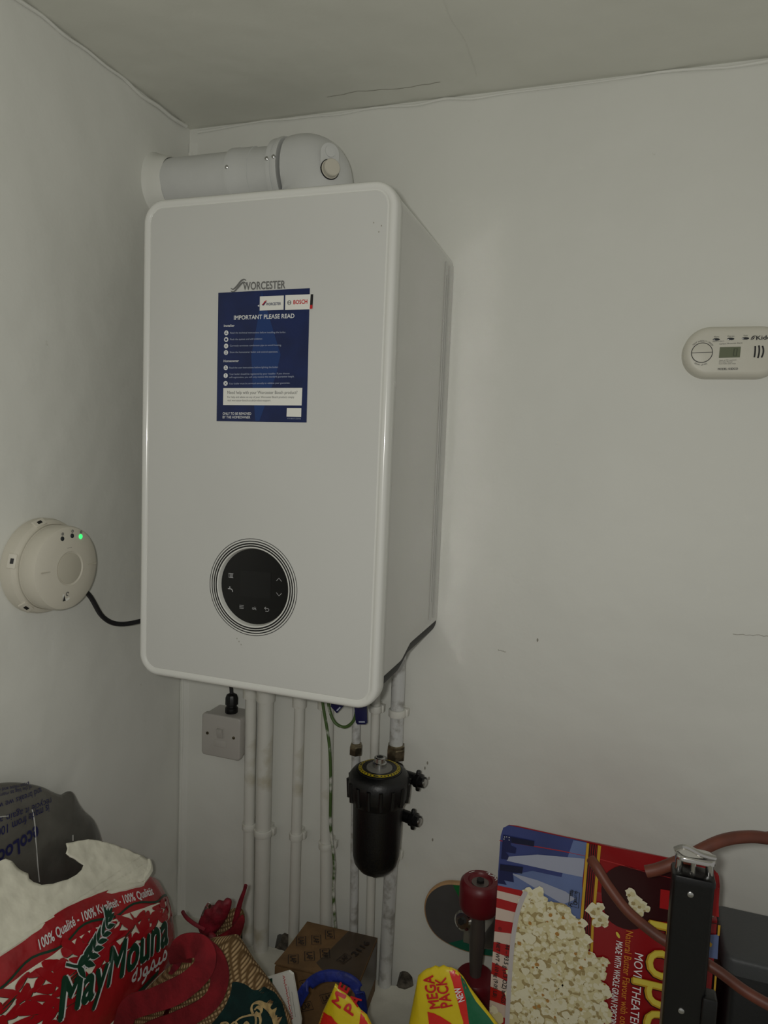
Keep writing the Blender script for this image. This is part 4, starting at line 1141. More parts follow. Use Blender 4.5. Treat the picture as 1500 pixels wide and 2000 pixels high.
# torn white top of the bag
WT = [(-0.0135,-0.6210,0.3652),(-0.0178,-0.5867,0.3615),(-0.0222,-0.5255,0.3508),(-0.0246,-0.4583,0.3363),(-0.0237,-0.3949,0.3187),(-0.0188,-0.3282,0.2955),(-0.0159,-0.3002,0.2848),(-0.0228,-0.2748,0.2864),(-0.0334,-0.2609,0.2956),(-0.0423,-0.2718,0.3090),(-0.0558,-0.2965,0.3317),(-0.0676,-0.3232,0.3527),(-0.0751,-0.3425,0.3668),(-0.0794,-0.3611,0.3768),(-0.0816,-0.3814,0.3846),(-0.0835,-0.4033,0.3927),(-0.0783,-0.4067,0.3873),(-0.0741,-0.4145,0.3842),(-0.0693,-0.4111,0.3776),(-0.0632,-0.4016,0.3678),(-0.0571,-0.3928,0.3583),(-0.0537,-0.4011,0.3563),(-0.0510,-0.4149,0.3567),(-0.0500,-0.4351,0.3607),(-0.0517,-0.4636,0.3701),(-0.0549,-0.4815,0.3786),(-0.0597,-0.4907,0.3868),(-0.0646,-0.4932,0.3934),(-0.0693,-0.4904,0.3983),(-0.0730,-0.4969,0.4044),(-0.0794,-0.5015,0.4132),(-0.0850,-0.5050,0.4209),(-0.0889,-0.5135,0.4278),(-0.0886,-0.5292,0.4315),(-0.0914,-0.5514,0.4406),(-0.0944,-0.5874,0.4536),(-0.0086,-0.6604,0.3696)]
pn = Vector((1.2, 0.26, 1.0)).normalized(); pu = Vector((0, 1, -0.26)).normalized(); pv = pn.cross(pu)
c0 = Vector(WT[3])
PM = frame(c0, pu, pv)
P2 = [tuple((PM.inverted() @ Vector(p))[:2]) for p in WT]
t = MB().fill([P2], 0.0, 0, PM)
wp = part(t, 'torn_white_top', BAGPAPER, FB, sub=5, angle=80)
bm = bmesh.new(); bm.from_mesh(wp.data)
bm.normal_update()
for v in bm.verts:
    p = v.co
    d = 0.004 * noise.noise(p * 22) + 0.0045 * abs(noise.noise(Vector((p.x * 10, p.y * 12 + p.z * 16, p.z * 44)))) + 0.0015 * noise.noise(p * 70)
    v.co += pn * d
bmesh.ops.solidify(bm, geom=bm.faces[:], thickness=0.0016)
bm.to_mesh(wp.data); bm.free()
wp.data.polygons.foreach_set('use_smooth', [True] * len(wp.data.polygons))
# rolled edge under the torn top
rl = [(p[0] - 0.002, p[1], p[2] - 0.004) for p in WT[1:7]]
part(MB().tube(rl, [0.004, 0.006, 0.005, 0.006, 0.007, 0.005], 10), 'rolled_edge', BAGPAPER, FB)
cr = []
part(MB().tube([(p[0] - 0.004, p[1], p[2]) for p in (WT[6], WT[7], WT[8])], [0.007, 0.009, 0.005], 8), 'crumpled_corner', BAGPAPER, FB)

# ================================================================== grey plastic sack behind it
go = [(-0.2783,0.3161),(-0.2876,0.3464),(-0.3005,0.3734),(-0.3203,0.3971),(-0.3348,0.4186),(-0.3478,0.4433),(-0.3581,0.4490),(-0.3716,0.4502),(-0.3912,0.4646),(-0.4102,0.4809),(-0.4354,0.4975),(-0.4643,0.5131),(-0.4916,0.5240),(-0.5218,0.5319),(-0.5621,0.5376)]
go = sp2(go, 3) + [(-0.66, 0.50), (-0.68, 0.30), (-0.66, 0.05), (-0.60, 0.0), (-0.32, 0.0), (-0.28, 0.06), (-0.272, 0.22)]
gp = Pillow(go, LEFT(-0.122), 0.028, 0.028, c=(-0.46, 0.24), p=3.0, wr=0.007, ws=16.0)
gs = thing('plastic_sack', (-0.12, -0.46, 0), 'grey glossy plastic sack with upside-down navy print, behind the flour bag', 'bag')
part(gp.mb(28), 'sack', GREYFILM, gs, angle=70)
pr = Print(gp.at, 0.0006)
def gl_(p, x=-0.09): return p
GT = [(-0.4418,0.4393),(-0.5295,0.4384),(-0.4133,0.4577),(-0.5241,0.4729),(-0.4050,0.4637),(-0.5239,0.4878),(-0.4195,0.4862),(-0.5237,0.5071),(-0.4377,0.4979),(-0.5236,0.5212),(-0.4397,0.5024),(-0.5235,0.5293),(-0.3067,0.3493),(-0.3069,0.3713)]
pr.text('ecoLoop', GT[0], GT[1], 0.022, FILMINK, bold=0.03)
pr.text('is made from 100%', GT[2], GT[3], 0.0115, FILMINK, bold=0.01)
pr.text('recycle it again at y', GT[4], GT[5], 0.0095, FILMINK)
pr.text('and breaks we will r', GT[6], GT[7], 0.0085, FILMINK)
pr.text('of the bag as many times', GT[8], GT[9], 0.0050, FILMINK)
pr.text('please reuse and return it', GT[10], GT[11], 0.0045, FILMINK)
pr.done(gs, 'printed_text')
for pts in ([(-0.4477,0.4665),(-0.4458,0.4455),(-0.4478,0.4264),(-0.4470,0.3813),(-0.4421,0.3499)], [(-0.5208,0.4871),(-0.5052,0.4837),(-0.4928,0.4789)], [(-0.3698,0.3856),(-0.3709,0.3767)]):
    part(MB().tube([Vector(gp.at(p[0], p[1], 0.0008)) for p in pts], 0.0009, 6, sub=4), 'crease', mat('film_crease', (190, 190, 186), 0.2), gs)

# ================================================================== jute bag
jr = [(0.2096,0.3120),(0.2235,0.2961),(0.2374,0.2794),(0.2545,0.2639),(0.2749,0.2432),(0.2935,0.2207),(0.3038,0.2035)]
jl = [(0.0094,0.0863),(0.0170,0.1147),(0.0415,0.1549),(0.0693,0.1946),(0.1038,0.2354),(0.1232,0.2623),(0.1408,0.2786),(0.1738,0.2974),(0.1995,0.3076)]
jo = [(0.12, 0.0), (0.33, 0.0), (0.34, 0.06)] + jr[::-1] + jl[::-1] + [(0.10, 0.06)]
jp = Pillow(jo, BACK(-0.395), 0.062, 0.050, c=(0.215, 0.15), p=2.6, wr=0.006, ws=18.0)
jb = thing('jute_bag', (0.19, -0.395, 0), 'natural jute bag with dark green printed motif and red cloth handles', 'bag')
part(jp.mb(30), 'body', JUTE, jb, angle=70)
# print positions: pixel rays met with the bulging face (y about -0.45)
GP = [(0.2316,0.2716),(0.2459,0.2655),(0.2579,0.2567),(0.2697,0.2519),(0.2821,0.2493),(0.2896,0.2422),(0.2955,0.2346),(0.3017,0.2170),(0.3072,0.1991),(0.3076,0.1839),(0.2784,0.1935),(0.2296,0.1999),(0.2090,0.2162),(0.2188,0.2302),(0.2283,0.2452),(0.2320,0.2577),(0.2321,0.2653)]
pr = Print(jp.at, 0.0016)
pr.poly(sp2(GP, 3, True)[::-1], GREENCLOTH, 1, 6)
def sw_(pts, w_): pr.line(sp2(PXX(pts), 5), w_, GOLDINK, 3)
PXX = lambda p: p
pr.line(sp2([(0.2661,0.2370),(0.2626,0.2423),(0.2627,0.2460),(0.2668,0.2459),(0.2730,0.2417),(0.2815,0.2336),(0.2897,0.2234),(0.2969,0.2112)], 5), 0.0022, GOLDINK, 3)
pr.line(sp2([(0.2664,0.2403),(0.2687,0.2419),(0.2733,0.2386),(0.2745,0.2353),(0.2718,0.2353),(0.2683,0.2381)], 5), 0.0022, GOLDINK, 3)
pr.line(sp2([(0.2470,0.2314),(0.2523,0.2354),(0.2613,0.2366),(0.2682,0.2356),(0.2751,0.2327)], 5), 0.0020, GOLDINK, 3)
pr.line(sp2([(0.2695,0.2348),(0.2719,0.2290),(0.2731,0.2190)], 5), 0.0020, GOLDINK, 3)
pr.line(sp2([(0.2738,0.2337),(0.2770,0.2275),(0.2778,0.2180)], 5), 0.0022, GOLDINK, 3)
pr.line(sp2([(0.2333,0.2263),(0.2298,0.2303),(0.2364,0.2313),(0.2412,0.2279),(0.2470,0.2314),(0.2538,0.2239)], 5), 0.0024, GOLDINK, 3)
pr.line(sp2([(0.2582,0.2264),(0.2608,0.2303),(0.2657,0.2255)], 4), 0.0026, GOLDINK, 3)
pr.done(jb, {'dark_green_print': 'green_motif', 'gold_print': 'gold_scroll'})
# red handles: flat felt bands looping over the front
def band(px, ys, width, name='handle', lean=(0.25, 0, 1.0)):
    pts = [(p[0], y, p[1]) for p, y in zip(px, ys)]
    return pts
h1 = [(0.0842,0.1831),(0.0951,0.2173),(0.1152,0.2525),(0.1549,0.2795),(0.1988,0.3103),(0.2243,0.3380),(0.2270,0.3546),(0.2136,0.3623),(0.1877,0.3508),(0.1744,0.3310),(0.1707,0.3116)]
ys = [-0.475, -0.485, -0.495, -0.500, -0.500, -0.495, -0.490, -0.485, -0.480, -0.472, -0.462]
part(MB().ribbon([(p[0], y, p[1]) for p, y in zip(h1, ys)], 0.029, 0.004, None, sub=8, wob=0.10), 'handle', REDCLOTH, jb, angle=80)
h2 = [(0.1935,0.3491),(0.2158,0.3539),(0.2349,0.3432),(0.2432,0.3216),(0.2360,0.2940),(0.2112,0.2687),(0.1735,0.2420),(0.1279,0.2078),(0.0939,0.1735)]
ys = [-0.470, -0.476, -0.478, -0.480, -0.484, -0.488, -0.488, -0.482, -0.47]
part(MB().ribbon([(p[0], y, p[1]) for p, y in zip(h2, ys)], 0.024, 0.004, None, sub=8, wob=0.10), 'handle', REDCLOTH, jb, angle=80)
# strip of shiny wrapping between the handles
fo = [(0.1419,0.2209),(0.1517,0.2432),(0.1599,0.2549),(0.1649,0.2587),(0.1584,0.2437),(0.1519,0.2294)]
part(MB().slab(fo[::-1], 0.002, M=BACK(-0.462)), 'foil_strip', FOIL, jb)
fo = [(0.1510,0.2888),(0.1631,0.3150),(0.1738,0.3166),(0.1691,0.3032),(0.1577,0.2892)]
part(MB().slab(fo[::-1], 0.002, M=BACK(-0.462)), 'dark_lining', REDCLOTH2, jb)

# ================================================================== small gathered jute pouch
gpz = thing('gift_pouch', (0.09, -0.24, 0), 'small jute pouch with dark red ribbon frill and silver foil, behind the jute bag', 'pouch')
po = [(0.1367,0.2343),(0.1412,0.2151),(0.1340,0.1853),(0.1305,0.1656),(0.1396,0.1214),(0.1510,0.0682),(0.1420,0.0275),(0.0708,0.0049),(0.0594,0.0498),(0.0632,0.1183),(0.0727,0.1591),(0.0874,0.1915),(0.1071,0.2201),(0.1218,0.2332)]
po = [(x, max(0.0, z)) for x, z in po]
pp = Pillow(sp2(po, 2, True)[::-1], BACK(-0.24), 0.030, 0.028, p=2.4, wr=0.006, ws=40)
part(pp.mb(10), 'body', JUTE, gpz, angle=70)
def blob(px, y, f, b, m, name, wr=0.004, ws=60, c=None):
    q = px
    a = sum(q[i - 1][0] * q[i][1] - q[i][0] * q[i - 1][1] for i in range(len(q)))
    if a < 0: q = q[::-1]
    p_ = Pillow(sp2(q, 3, True), BACK(y), f, b, wr=wr, ws=ws, c=c)
    return part(p_.mb(8), name, m, gpz, angle=70)
blob([(0.0752,0.2079),(0.0788,0.2272),(0.0847,0.2361),(0.0903,0.2503),(0.1041,0.2556),(0.1117,0.2666),(0.1214,0.2673),(0.1271,0.2741),(0.1368,0.2730),(0.1353,0.2565),(0.1261,0.2342),(0.1091,0.2079),(0.0915,0.1922)], -0.272, 0.014, 0.008, REDCLOTH2, 'ribbon_frill')
blob([(0.1096,0.2004),(0.1192,0.2120),(0.1382,0.2280),(0.1530,0.2480),(0.1641,0.2615),(0.1682,0.2485),(0.1594,0.2212),(0.1445,0.2028),(0.1255,0.1885),(0.1121,0.1793)], -0.282, 0.010, 0.006, REDCLOTH, 'ribbon_band')
blob([(0.1041,0.2172),(0.1160,0.2150),(0.1202,0.2017),(0.1084,0.2039)], -0.285, 0.006, 0.003, REDCLOTH2, 'ribbon_tail')
blob([(0.0820,0.2332),(0.0953,0.2620),(0.1023,0.2548),(0.0899,0.2334)], -0.277, 0.002, 0.002, FOIL, 'foil_wrap', 0.001)
cdp = [(p[0], -0.262, p[1]) for p in [(0.1381,0.2234),(0.1434,0.2466),(0.1486,0.2678),(0.1549,0.2874),(0.1575,0.2979)]]
part(MB().tube(cdp, [0.0050, 0.0050, 0.0040, 0.0030, 0.0032], 8), 'drawstring', REDCLOTH2, gpz)
cdp = [(p[0], y, p[1]) for p, y in zip([(0.0962,0.2187),(0.0772,0.2228),(0.0571,0.2257),(0.0419,0.2263)], (-0.285, -0.285, -0.28, -0.27))]
part(MB().tube(cdp, 0.0032, 8), 'drawstring', REDCLOTH2, gpz)

# ================================================================== white leaflet
lf = thing('leaflet', (0.25, -0.33, 0), 'white folded leaflet with red lettering between jute bag and cardboard box', 'leaflet')
LC = [(0.2320,0.2043),(0.2717,0.2277),(0.2788,0.2247),(0.2949,0.1541),(0.3054,0.0985),(0.2538,0.0683)]
LC = LC[:4] + [(LC[4][0], max(LC[4][1], 0.0)), (LC[5][0] - 0.01, 0.0)]
LC = [LC[0], LC[1], LC[2], LC[3], (0.285, 0.0), (0.24, 0.0)]
part(MB().slab(LC[::-1], 0.004, M=BACK(-0.325)), 'sheet', PAPER, lf)
pr = Print(flat(BACK(-0.329)), 0.0003)
q = [(0.2376,0.2056),(0.2446,0.2093),(0.2472,0.1805),(0.2411,0.1787)]
pr.poly(q[::-1], GREENINK, 1)
T = [(0.2627,0.2188),(0.2787,0.1523),(0.2719,0.2039),(0.2811,0.1573),(0.2781,0.1974),(0.2854,0.1586)]
rr = random.Random(3)
def scrawl(a, b, amp, w_, m_, n_):
    a = Vector(a); b = Vector(b); d = (b - a); q = Vector((-d.y, d.x)).normalized()
    pr.line([tuple(a + d * (i / n_) + q * amp * (rr.uniform(0.3, 1) if i % 2 else rr.uniform(-0.2, 0.2))) for i in range(n_ + 1)], w_, m_, 3)
scrawl(T[0], T[1], 0.0042, 0.0013, REDINK, 34)
scrawl(T[2], T[3], 0.0014, 0.0005, INKGREY, 40)
scrawl(T[4], T[5], 0.0014, 0.0005, INKGREY, 30)
pr.done(lf, {'dark_green_ink': 'green_corner', 'red_ink': 'red_lettering', 'grey_ink': 'small_lettering'})

# ================================================================== cardboard box with LAP print
cbx = thing('cardboard_box', (0.25, -0.13, 0), 'brown cardboard box printed with small framed logos and sealed with brown tape', 'box')
ZB_ = 0.107
ct = [(0.1823,-0.0600),(0.3246,-0.0527),(0.3772,-0.2349),(0.1775,-0.1873)]
A_, B_ = Vector(ct[0]), Vector(ct[1])
D_ = Vector(ct[3])
u_ = (B_ - A_).normalized()
C_ = B_ + (D_ - A_) * 0.95 + Vector((0.012, 0))
crn = [A_, B_, C_, D_]
crn = [D_, C_, B_, A_]
part(MB().slab([tuple(p) for p in crn], ZB_ - 0.001, 0.0, M=TOPF(0.0)), 'carton', CARD, cbx, bev=0.0015)
# raised top flap with a curled front edge
def flapz(s_, t_): return ZB_ + 0.0005 + 0.010 * max(0.0, t_ - 0.5) ** 1.5 * (1.2 - 0.6 * s_)
def topp(s_, t_):
    a = A_.lerp(B_, s_); b = D_.lerp(C_, s_); p = a.lerp(b, t_)
    return (p.x, p.y, flapz(s_, t_))
fm = MB().grid(lambda u, v: topp(u, 1 - v), 20, 20)
part(fm, 'top_flap', CARD, cbx, solid=0.002)
wd = (B_ - A_).length; dp = (D_ - A_).length
def cpm(x, y, l):
    q = topp(x / wd, -y / dp); return (q[0], q[1], q[2] + l + 0.0002)
pr = Print(cpm, 0.0003)
def lap(pr, cx, cy, sx, an, m=CARDINK, lay=3):
    lap.n = getattr(lap, 'n', 0) + 1; pr.j = 'lap%d' % lap.n
    ca, sa = math.cos(an), math.sin(an)
    def R_(x, y): return (cx + x * ca - y * sa, cy + x * sa + y * ca)
    pr.line([R_(-sx, -sx * 0.62), R_(sx, -sx * 0.62), R_(sx, sx * 0.62), R_(-sx, sx * 0.62)], sx * 0.11, m, lay, True)
    pr.text('LAP', R_(-sx * 0.74, -sx * 0.36), R_(sx * 0.74, -sx * 0.36), sx * 0.74, m, lay, 0.02)
    pr.j = None
an_ = math.radians(-66)
for q in [(0.1879,-0.0673),(0.2391,-0.0792),(0.2229,-0.1021),(0.1998,-0.1157),(0.1822,-0.1357),(0.2317,-0.1469),(0.2527,-0.1303),(0.2113,-0.1659),(0.1943,-0.1807),(0.2512,-0.1831)]:
    v_ = Vector(q) - A_
    x = v_.dot(u_); y = v_.dot(Vector((-u_.y, u_.x)))
    yy = y
    if 0.011 < x < wd - 0.011 and -dp + 0.008 < yy < -0.009: lap(pr, x, yy, 0.0128, an_)
tp_ = [(0.085, -0.001), (wd - 0.0005, -0.001), (wd - 0.0005, -dp + 0.002), (wd * 0.62, -dp + 0.002), (0.062, -dp * 0.80)]
pr.poly(tp_[::-1], TAPE, 1, 4)
lap(pr, wd * 0.72, -dp * 0.60, 0.012, math.radians(70), CARDINK, 4)
pr.text('2116', (wd * 0.84, -dp * 0.50), (wd * 0.94, -dp * 0.16), 0.011, CARDINK, 4, 0.03)
pr.done(cbx, {'card_print': 'printed_logo', 'brown_tape': 'tape'})
fd = (C_ - D_).normalized(); FMx = frame((D_.x, D_.y, 0), (fd.x, fd.y, 0), (0, 0, 1))
pr = Print(flat(FMx, 0.0004), 0.0003)
for x, z, a in ((0.030, 0.068, 0.45), (0.062, 0.045, 0.45), (0.030, 0.022, 0.45), (0.10, 0.07, 0.45), (0.062, 0.088, 0.45)):
    lap(pr, x, z, 0.012, a)
pr.done(cbx, 'printed_logo')
pr = Print(lambda x, y, l: tuple(Vector((B_.x, B_.y, 0)) + Vector((C_.x - B_.x, C_.y - B_.y, 0)) * x + Vector((0, 0, y)) + Vector((1, 0.05, 0)) * (l + 0.0006)), 0.0003)
pr.poly([(0.05, 0.03), (0.05, 0.104), (0.95, 0.104), (0.95, 0.03)], TAPE, 1)
pr.done(cbx, 'tape')

# ================================================================== blue webbing loop
bs = [(p[0], y, p[1]) for p, y in zip([(0.2453,0.0743),(0.2592,0.1209),(0.2775,0.1612),(0.2959,0.1925),(0.3179,0.2083),(0.3451,0.2121),(0.3674,0.2037),(0.3782,0.1836),(0.3803,0.1524),(0.3775,0.1178)], (-0.30, -0.30, -0.30, -0.298, -0.295, -0.292, -0.29, -0.29, -0.29, -0.29))]
bs = [(0.235, -0.30, 0.004), (0.24, -0.30, 0.05)] + [p for p in bs if p[2] > 0.06] + [(0.36, -0.29, 0.05), (0.365, -0.29, 0.004)]
tag(MB().ribbon(bs, 0.016, 0.004, [(1, 0.4, 0), (1, 0.3, 0.2), (0.7, 0, 0.8), (0, 0.3, 1), (-0.6, 0, 0.8), (-1, 0.3, 0), (-1, 0.4, 0)], sub=8, wob=0.05).obj('webbing_strap', STRAPBLUE, angle=80), 'blue webbing strap looping up in front of the cardboard box', 'strap')

# ================================================================== snack multipacks
def rim_zig(a, b, n, d):
    a = Vector(a); b = Vector(b); o = []; nn = Vector((-(b - a).y, (b - a).x)).normalized()
    for i in range(n + 1):
        o.append(tuple(a.lerp(b, i / n) + nn * (d if i % 2 else 0)))
    return o
def snack(label, y, outp, polys, texts, fr, bk, c):
    t = thing('snack_pack', (c[0], y, 0), label, 'snack pack', 'mega packs at the front')
    a = sum(outp[i - 1][0] * outp[i][1] - outp[i][0] * outp[i - 1][1] for i in range(len(outp)))
    o_ = outp if a > 0 else outp[::-1]
    p_ = Pillow(o_, BACK(y), fr, bk, c=c, p=2.2, wr=0.005, ws=26)
    part(p_.mb(24), 'packet', YELLOWBAG, t, angle=70)
    pr = Print(p_.at, 0.0005)
    for q, m_, ly in polys:
        aa = sum(q[i - 1][0] * q[i][1] - q[i][0] * q[i - 1][1] for i in range(len(q)))
        pr.poly(q if aa > 0 else q[::-1], m_, ly, 4)
    for tx, p0, p1, h, m_, b_ in texts: pr.text(tx, p0, p1, h, m_, 4, b_)
    pr.done(t, {'yellow_bag': 'yellow_panel', 'green_snack_bag': 'green_panel', 'red_ink': 'red_lettering', 'white_ink': 'white_lettering', 'red_snack_bag': 'red_panel'})
    return p_
SY = -.34
so = [(0.4779,0.2899),(0.4843,0.2980),(0.4900,0.3035),(0.4958,0.3067),(0.5015,0.3114),(0.5074,0.3108),(0.5131,0.3155),(0.5190,0.3141),(0.5248,0.3150),(0.5321,0.3134),(0.5411,0.3069),(0.5496,0.2959),(0.5609,0.2842),(0.5760,0.2685),(0.5923,0.2526)]
so = so + [(0.585, 0.10), (0.575, 0.0), (0.445, 0.0), (0.455, 0.12)]
ye = [(0.4800,0.2916),(0.4963,0.3066),(0.5192,0.3139),(0.5275,0.3011),(0.5364,0.2822),(0.5426,0.2643),(0.5477,0.2531),(0.5533,0.2433),(0.5305,0.2497),(0.5172,0.2562),(0.5070,0.2565),(0.4998,0.2536),(0.4944,0.2641)]
gr = [(0.5381,0.3098),(0.5435,0.3039),(0.5525,0.2918),(0.5619,0.2801),(0.5804,0.2625),(0.5901,0.2525),(0.5899,0.2167),(0.5640,0.2196),(0.5551,0.2544),(0.5484,0.2832)]
lo_ = [(0.4914,0.3080),(0.4948,0.2509)]
T = [(0.5156,0.2674),(0.5007,0.3031),(0.5316,0.2727),(0.5189,0.3057),(0.5472,0.2818),(0.5395,0.2983)]
snack('yellow, red and green mega pack of snacks in front of the skateboard', SY, so, [([(0.5212,0.3147),(0.5271,0.3144),(0.5337,0.3124),(0.5421,0.3055),(0.5504,0.2891),(0.5575,0.2587),(0.5620,0.2191),(0.5510,0.2165),(0.5477,0.2531),(0.5426,0.2643),(0.5364,0.2822),(0.5289,0.3014)], REDBAG2, 1), ([(0.4975,0.2549),(0.5070,0.2565),(0.5173,0.2548),(0.5306,0.2491),(0.5416,0.2409),(0.5469,0.2155),(0.5131,0.1842)], REDBAG2, 1), (gr, GREENBAG, 2)],
      [('MEGA', T[0], T[1], 0.0155, REDINK, 0.03), ('PACK', T[2], T[3], 0.0155, REDINK, 0.03), ('NEW', T[4], T[5], 0.0085, INKWHITE, 0.02)], 0.022, 0.020, (0.505, 0.14))
so = [(0.3607,0.2579),(0.3681,0.2530),(0.3778,0.2465),(0.3891,0.2398),(0.4005,0.2299),(0.4100,0.2251),(0.4216,0.2069)]
so = so + [(0.445, 0.10), (0.44, 0.0), (0.325, 0.0), (0.315, 0.09)] + [(0.3337,0.1771),(0.3439,0.2124),(0.3535,0.2368)]
ye = [(0.3612,0.2574),(0.3781,0.2464),(0.4013,0.2295),(0.4022,0.2177),(0.4052,0.2060),(0.3959,0.1937),(0.3749,0.2102),(0.3630,0.2172),(0.3469,0.2161),(0.3539,0.2376)]
T = [(0.3734,0.2319),(0.3760,0.2538),(0.3925,0.2255),(0.3970,0.2398)]
sp_ = snack('yellow and red mega pack of snacks in front of the blue strap', -0.36, so, [([(0.3438,0.2131),(0.3613,0.2163),(0.3750,0.2088),(0.3959,0.1937),(0.3753,0.1590),(0.3349,0.1607),(0.3344,0.1786)], REDBAG2, 1), ([(0.4021,0.2296),(0.4102,0.2248),(0.4203,0.2087),(0.4240,0.1880),(0.4096,0.1894),(0.4026,0.2153)], REDBAG2, 1)],
      [('ME', T[0], (T[0][0] + 0.010, T[0][1] + 0.027), 0.0150, REDINK, 0.03), ('PA', T[2], (T[2][0] + 0.010, T[2][1] + 0.022), 0.0150, REDINK, 0.03)], 0.018, 0.016, (0.385, 0.10))

# ================================================================== skateboard leaning against the wall
sk = thing('skateboard', (0.75, -0.03, 0), 'skateboard standing on edge against wall, grey and green underside, dark red wheels', 'skateboard')
SKY_ = -0.045
do = [(0.5857,0.1217),(0.5633,0.1143),(0.5357,0.1113),(0.5077,0.1082),(0.4694,0.1103),(0.4349,0.1208),(0.4144,0.1404),(0.4053,0.1662),(0.4080,0.1911),(0.4209,0.2104),(0.4416,0.2245),(0.4682,0.2302),(0.5058,0.2347),(0.5426,0.2391)]
do = [(1.02, 0.0), (0.74, 0.0), (0.66, 0.070)] + sp2(do, 4) + [(0.70, 0.222), (1.02, 0.218), (1.06, 0.19), (1.06, 0.05)]
do = do[::-1]
a = sum(do[i - 1][0] * do[i][1] - do[i][0] * do[i - 1][1] for i in range(len(do)))
if a < 0: do = do[::-1]
DM = frame((0, -0.030, 0), (1, 0, 0), (0, 0.10, 1))
part(MB().slab(do, 0.011, 0.003, 3, M=DM), 'deck', PLY, sk)
ins = [(p[0] - n[0] * 0.003, p[1] - n[1] * 0.003) for p, n in zip(do, normals2(do))]
pr = Print(flat(DM, 0.0112), 0.0003)
pr.poly(ins, DECKGREY, 1)
zz = [p for p in ins]
def sub_poly(x0, x1, z0, z1, slant):
    return [(x0, z0), (x1, z0), (x1, z1), (x0 + slant, z1)]
top_ = [(0.4570,0.2254),(0.5059,0.2318),(0.5474,0.2364),(0.5542,0.1956),(0.4819,0.1863),(0.4694,0.2068)]
pr.poly(top_[::-1], DECKGREEN, 2)
bo_ = [(0.4566,0.1168),(0.4875,0.1323),(0.5568,0.1476),(0.5855,0.1255),(0.5355,0.1142),(0.5075,0.1112),(0.4789,0.1120)]
pr.poly(bo_[::-1] if False else bo_, DECKTEAL, 2)
for k_, (mb_, m_) in pr.b.items():
    pass
pr.done(sk, {'deck_grey': 'grey_underside', 'deck_green': 'green_patch', 'deck_teal': 'teal_patch'})
AXX, AXY = 0.5235, -0.118
tr = part(MB().box((AXX - 0.036, -0.052, 0.142), (AXX + 0.040, -0.046, 0.216)), 'truck_baseplate', ALU, sk, bev=0.002)
hg = MB()
hg.loops([[(AXX + dx * s_, y, zc + dz * s_) for dx, dz in ((-0.022, -0.030), (0.022, -0.030), (0.024, 0.0), (0.022, 0.030), (-0.022, 0.030), (-0.028, 0.0))] [::1] for y, s_, zc in ((-0.052, 0.9, 0.18), (-0.075, 0.85, 0.185), (-0.095, 0.62, 0.192), (-0.108, 0.4, 0.197))][::1])
part(hg, 'hanger', ALU, sk, bev=0.003)
part(MB().lathe([(0.016, 0.0), (0.017, 0.003), (0.017, 0.014), (0.013, 0.018)], (AXX - 0.030, -0.062, 0.196), (-0.25, -0.9, 0.3), 18), 'bushing', CHROME, sk)
part(MB().lathe([(0.006, 0.016), (0.006, 0.024)], (AXX - 0.030, -0.062, 0.196), (-0.25, -0.9, 0.3), 6), 'kingpin_nut', DARKSLOT, sk)
part(MB().tube([(AXX, AXY, 0.115), (AXX, AXY, 0.15), (AXX, AXY, 0.20), (AXX, AXY, 0.24), (AXX, AXY, 0.275)], [0.0085, 0.0105, 0.0135, 0.0115, 0.0095], 12), 'axle', AXLE, sk)
for z0_, sgn in ((0.258, 1), (0.140, -1)):
    wh = part(MB().lathe([(0.020, 0.0), (0.030, 0.001), (0.0335, 0.006), (0.0345, 0.016), (0.0345, 0.040), (0.0330, 0.048), (0.0285, 0.0525), (0.0210, 0.0525), (0.0190, 0.0490), (0.0150, 0.0470), (0.0120, 0.0470), (0.0115, 0.0440)], (AXX, AXY, z0_), (0, 0, sgn), 40), 'wheel', WHEELRED, sk)
    part(MB().lathe([(0.0150, 0.0465), (0.0145, 0.0485), (0.0090, 0.0487)], (AXX, AXY, z0_), (0, 0, sgn), 24), 'bearing', mat('bearing_shield', (110, 100, 96), 0.4, metal=0.6), wh)
    part(MB().lathe([(0.0068, 0.044), (0.0068, 0.0535)], (AXX, AXY, z0_), (0, 0, sgn), 6), 'axle_nut', DARKSLOT, wh, angle=20)
    if sgn > 0:
        pr = Print(lambda x, y, l: (AXX + x, AXY + y, z0_ + 0.0527 + l), 0.0002)
        for cx_, cy_ in ((0.018, 0.0165),):
            pr.j = 'script'; pr.line(sp2([(0.006, 0.0235), (0.012, 0.0245), (0.010, 0.020), (0.016, 0.019), (0.020, 0.021)], 4), 0.0016, INKWHITE, 1)
            pr.line(sp2([(0.018, 0.017), (0.023, 0.018), (0.022, 0.013), (0.026, 0.012), (0.024, 0.007)], 4), 0.0014, INKWHITE, 1)
        pr.line([(-0.022, 0.012), (-0.014, 0.0205)], 0.0012, INKWHITE, 1)
        pr.done(wh, 'wheel_print')
for q in [(0.4848,0.1943)]:
    part(MB().lathe([(0.0055, -0.006), (0.0055, 0.002), (0.0035, 0.003)], (q[0], -0.056, q[1]), (0, -1, 0), 12), 'bolt', DARKSLOT, sk)

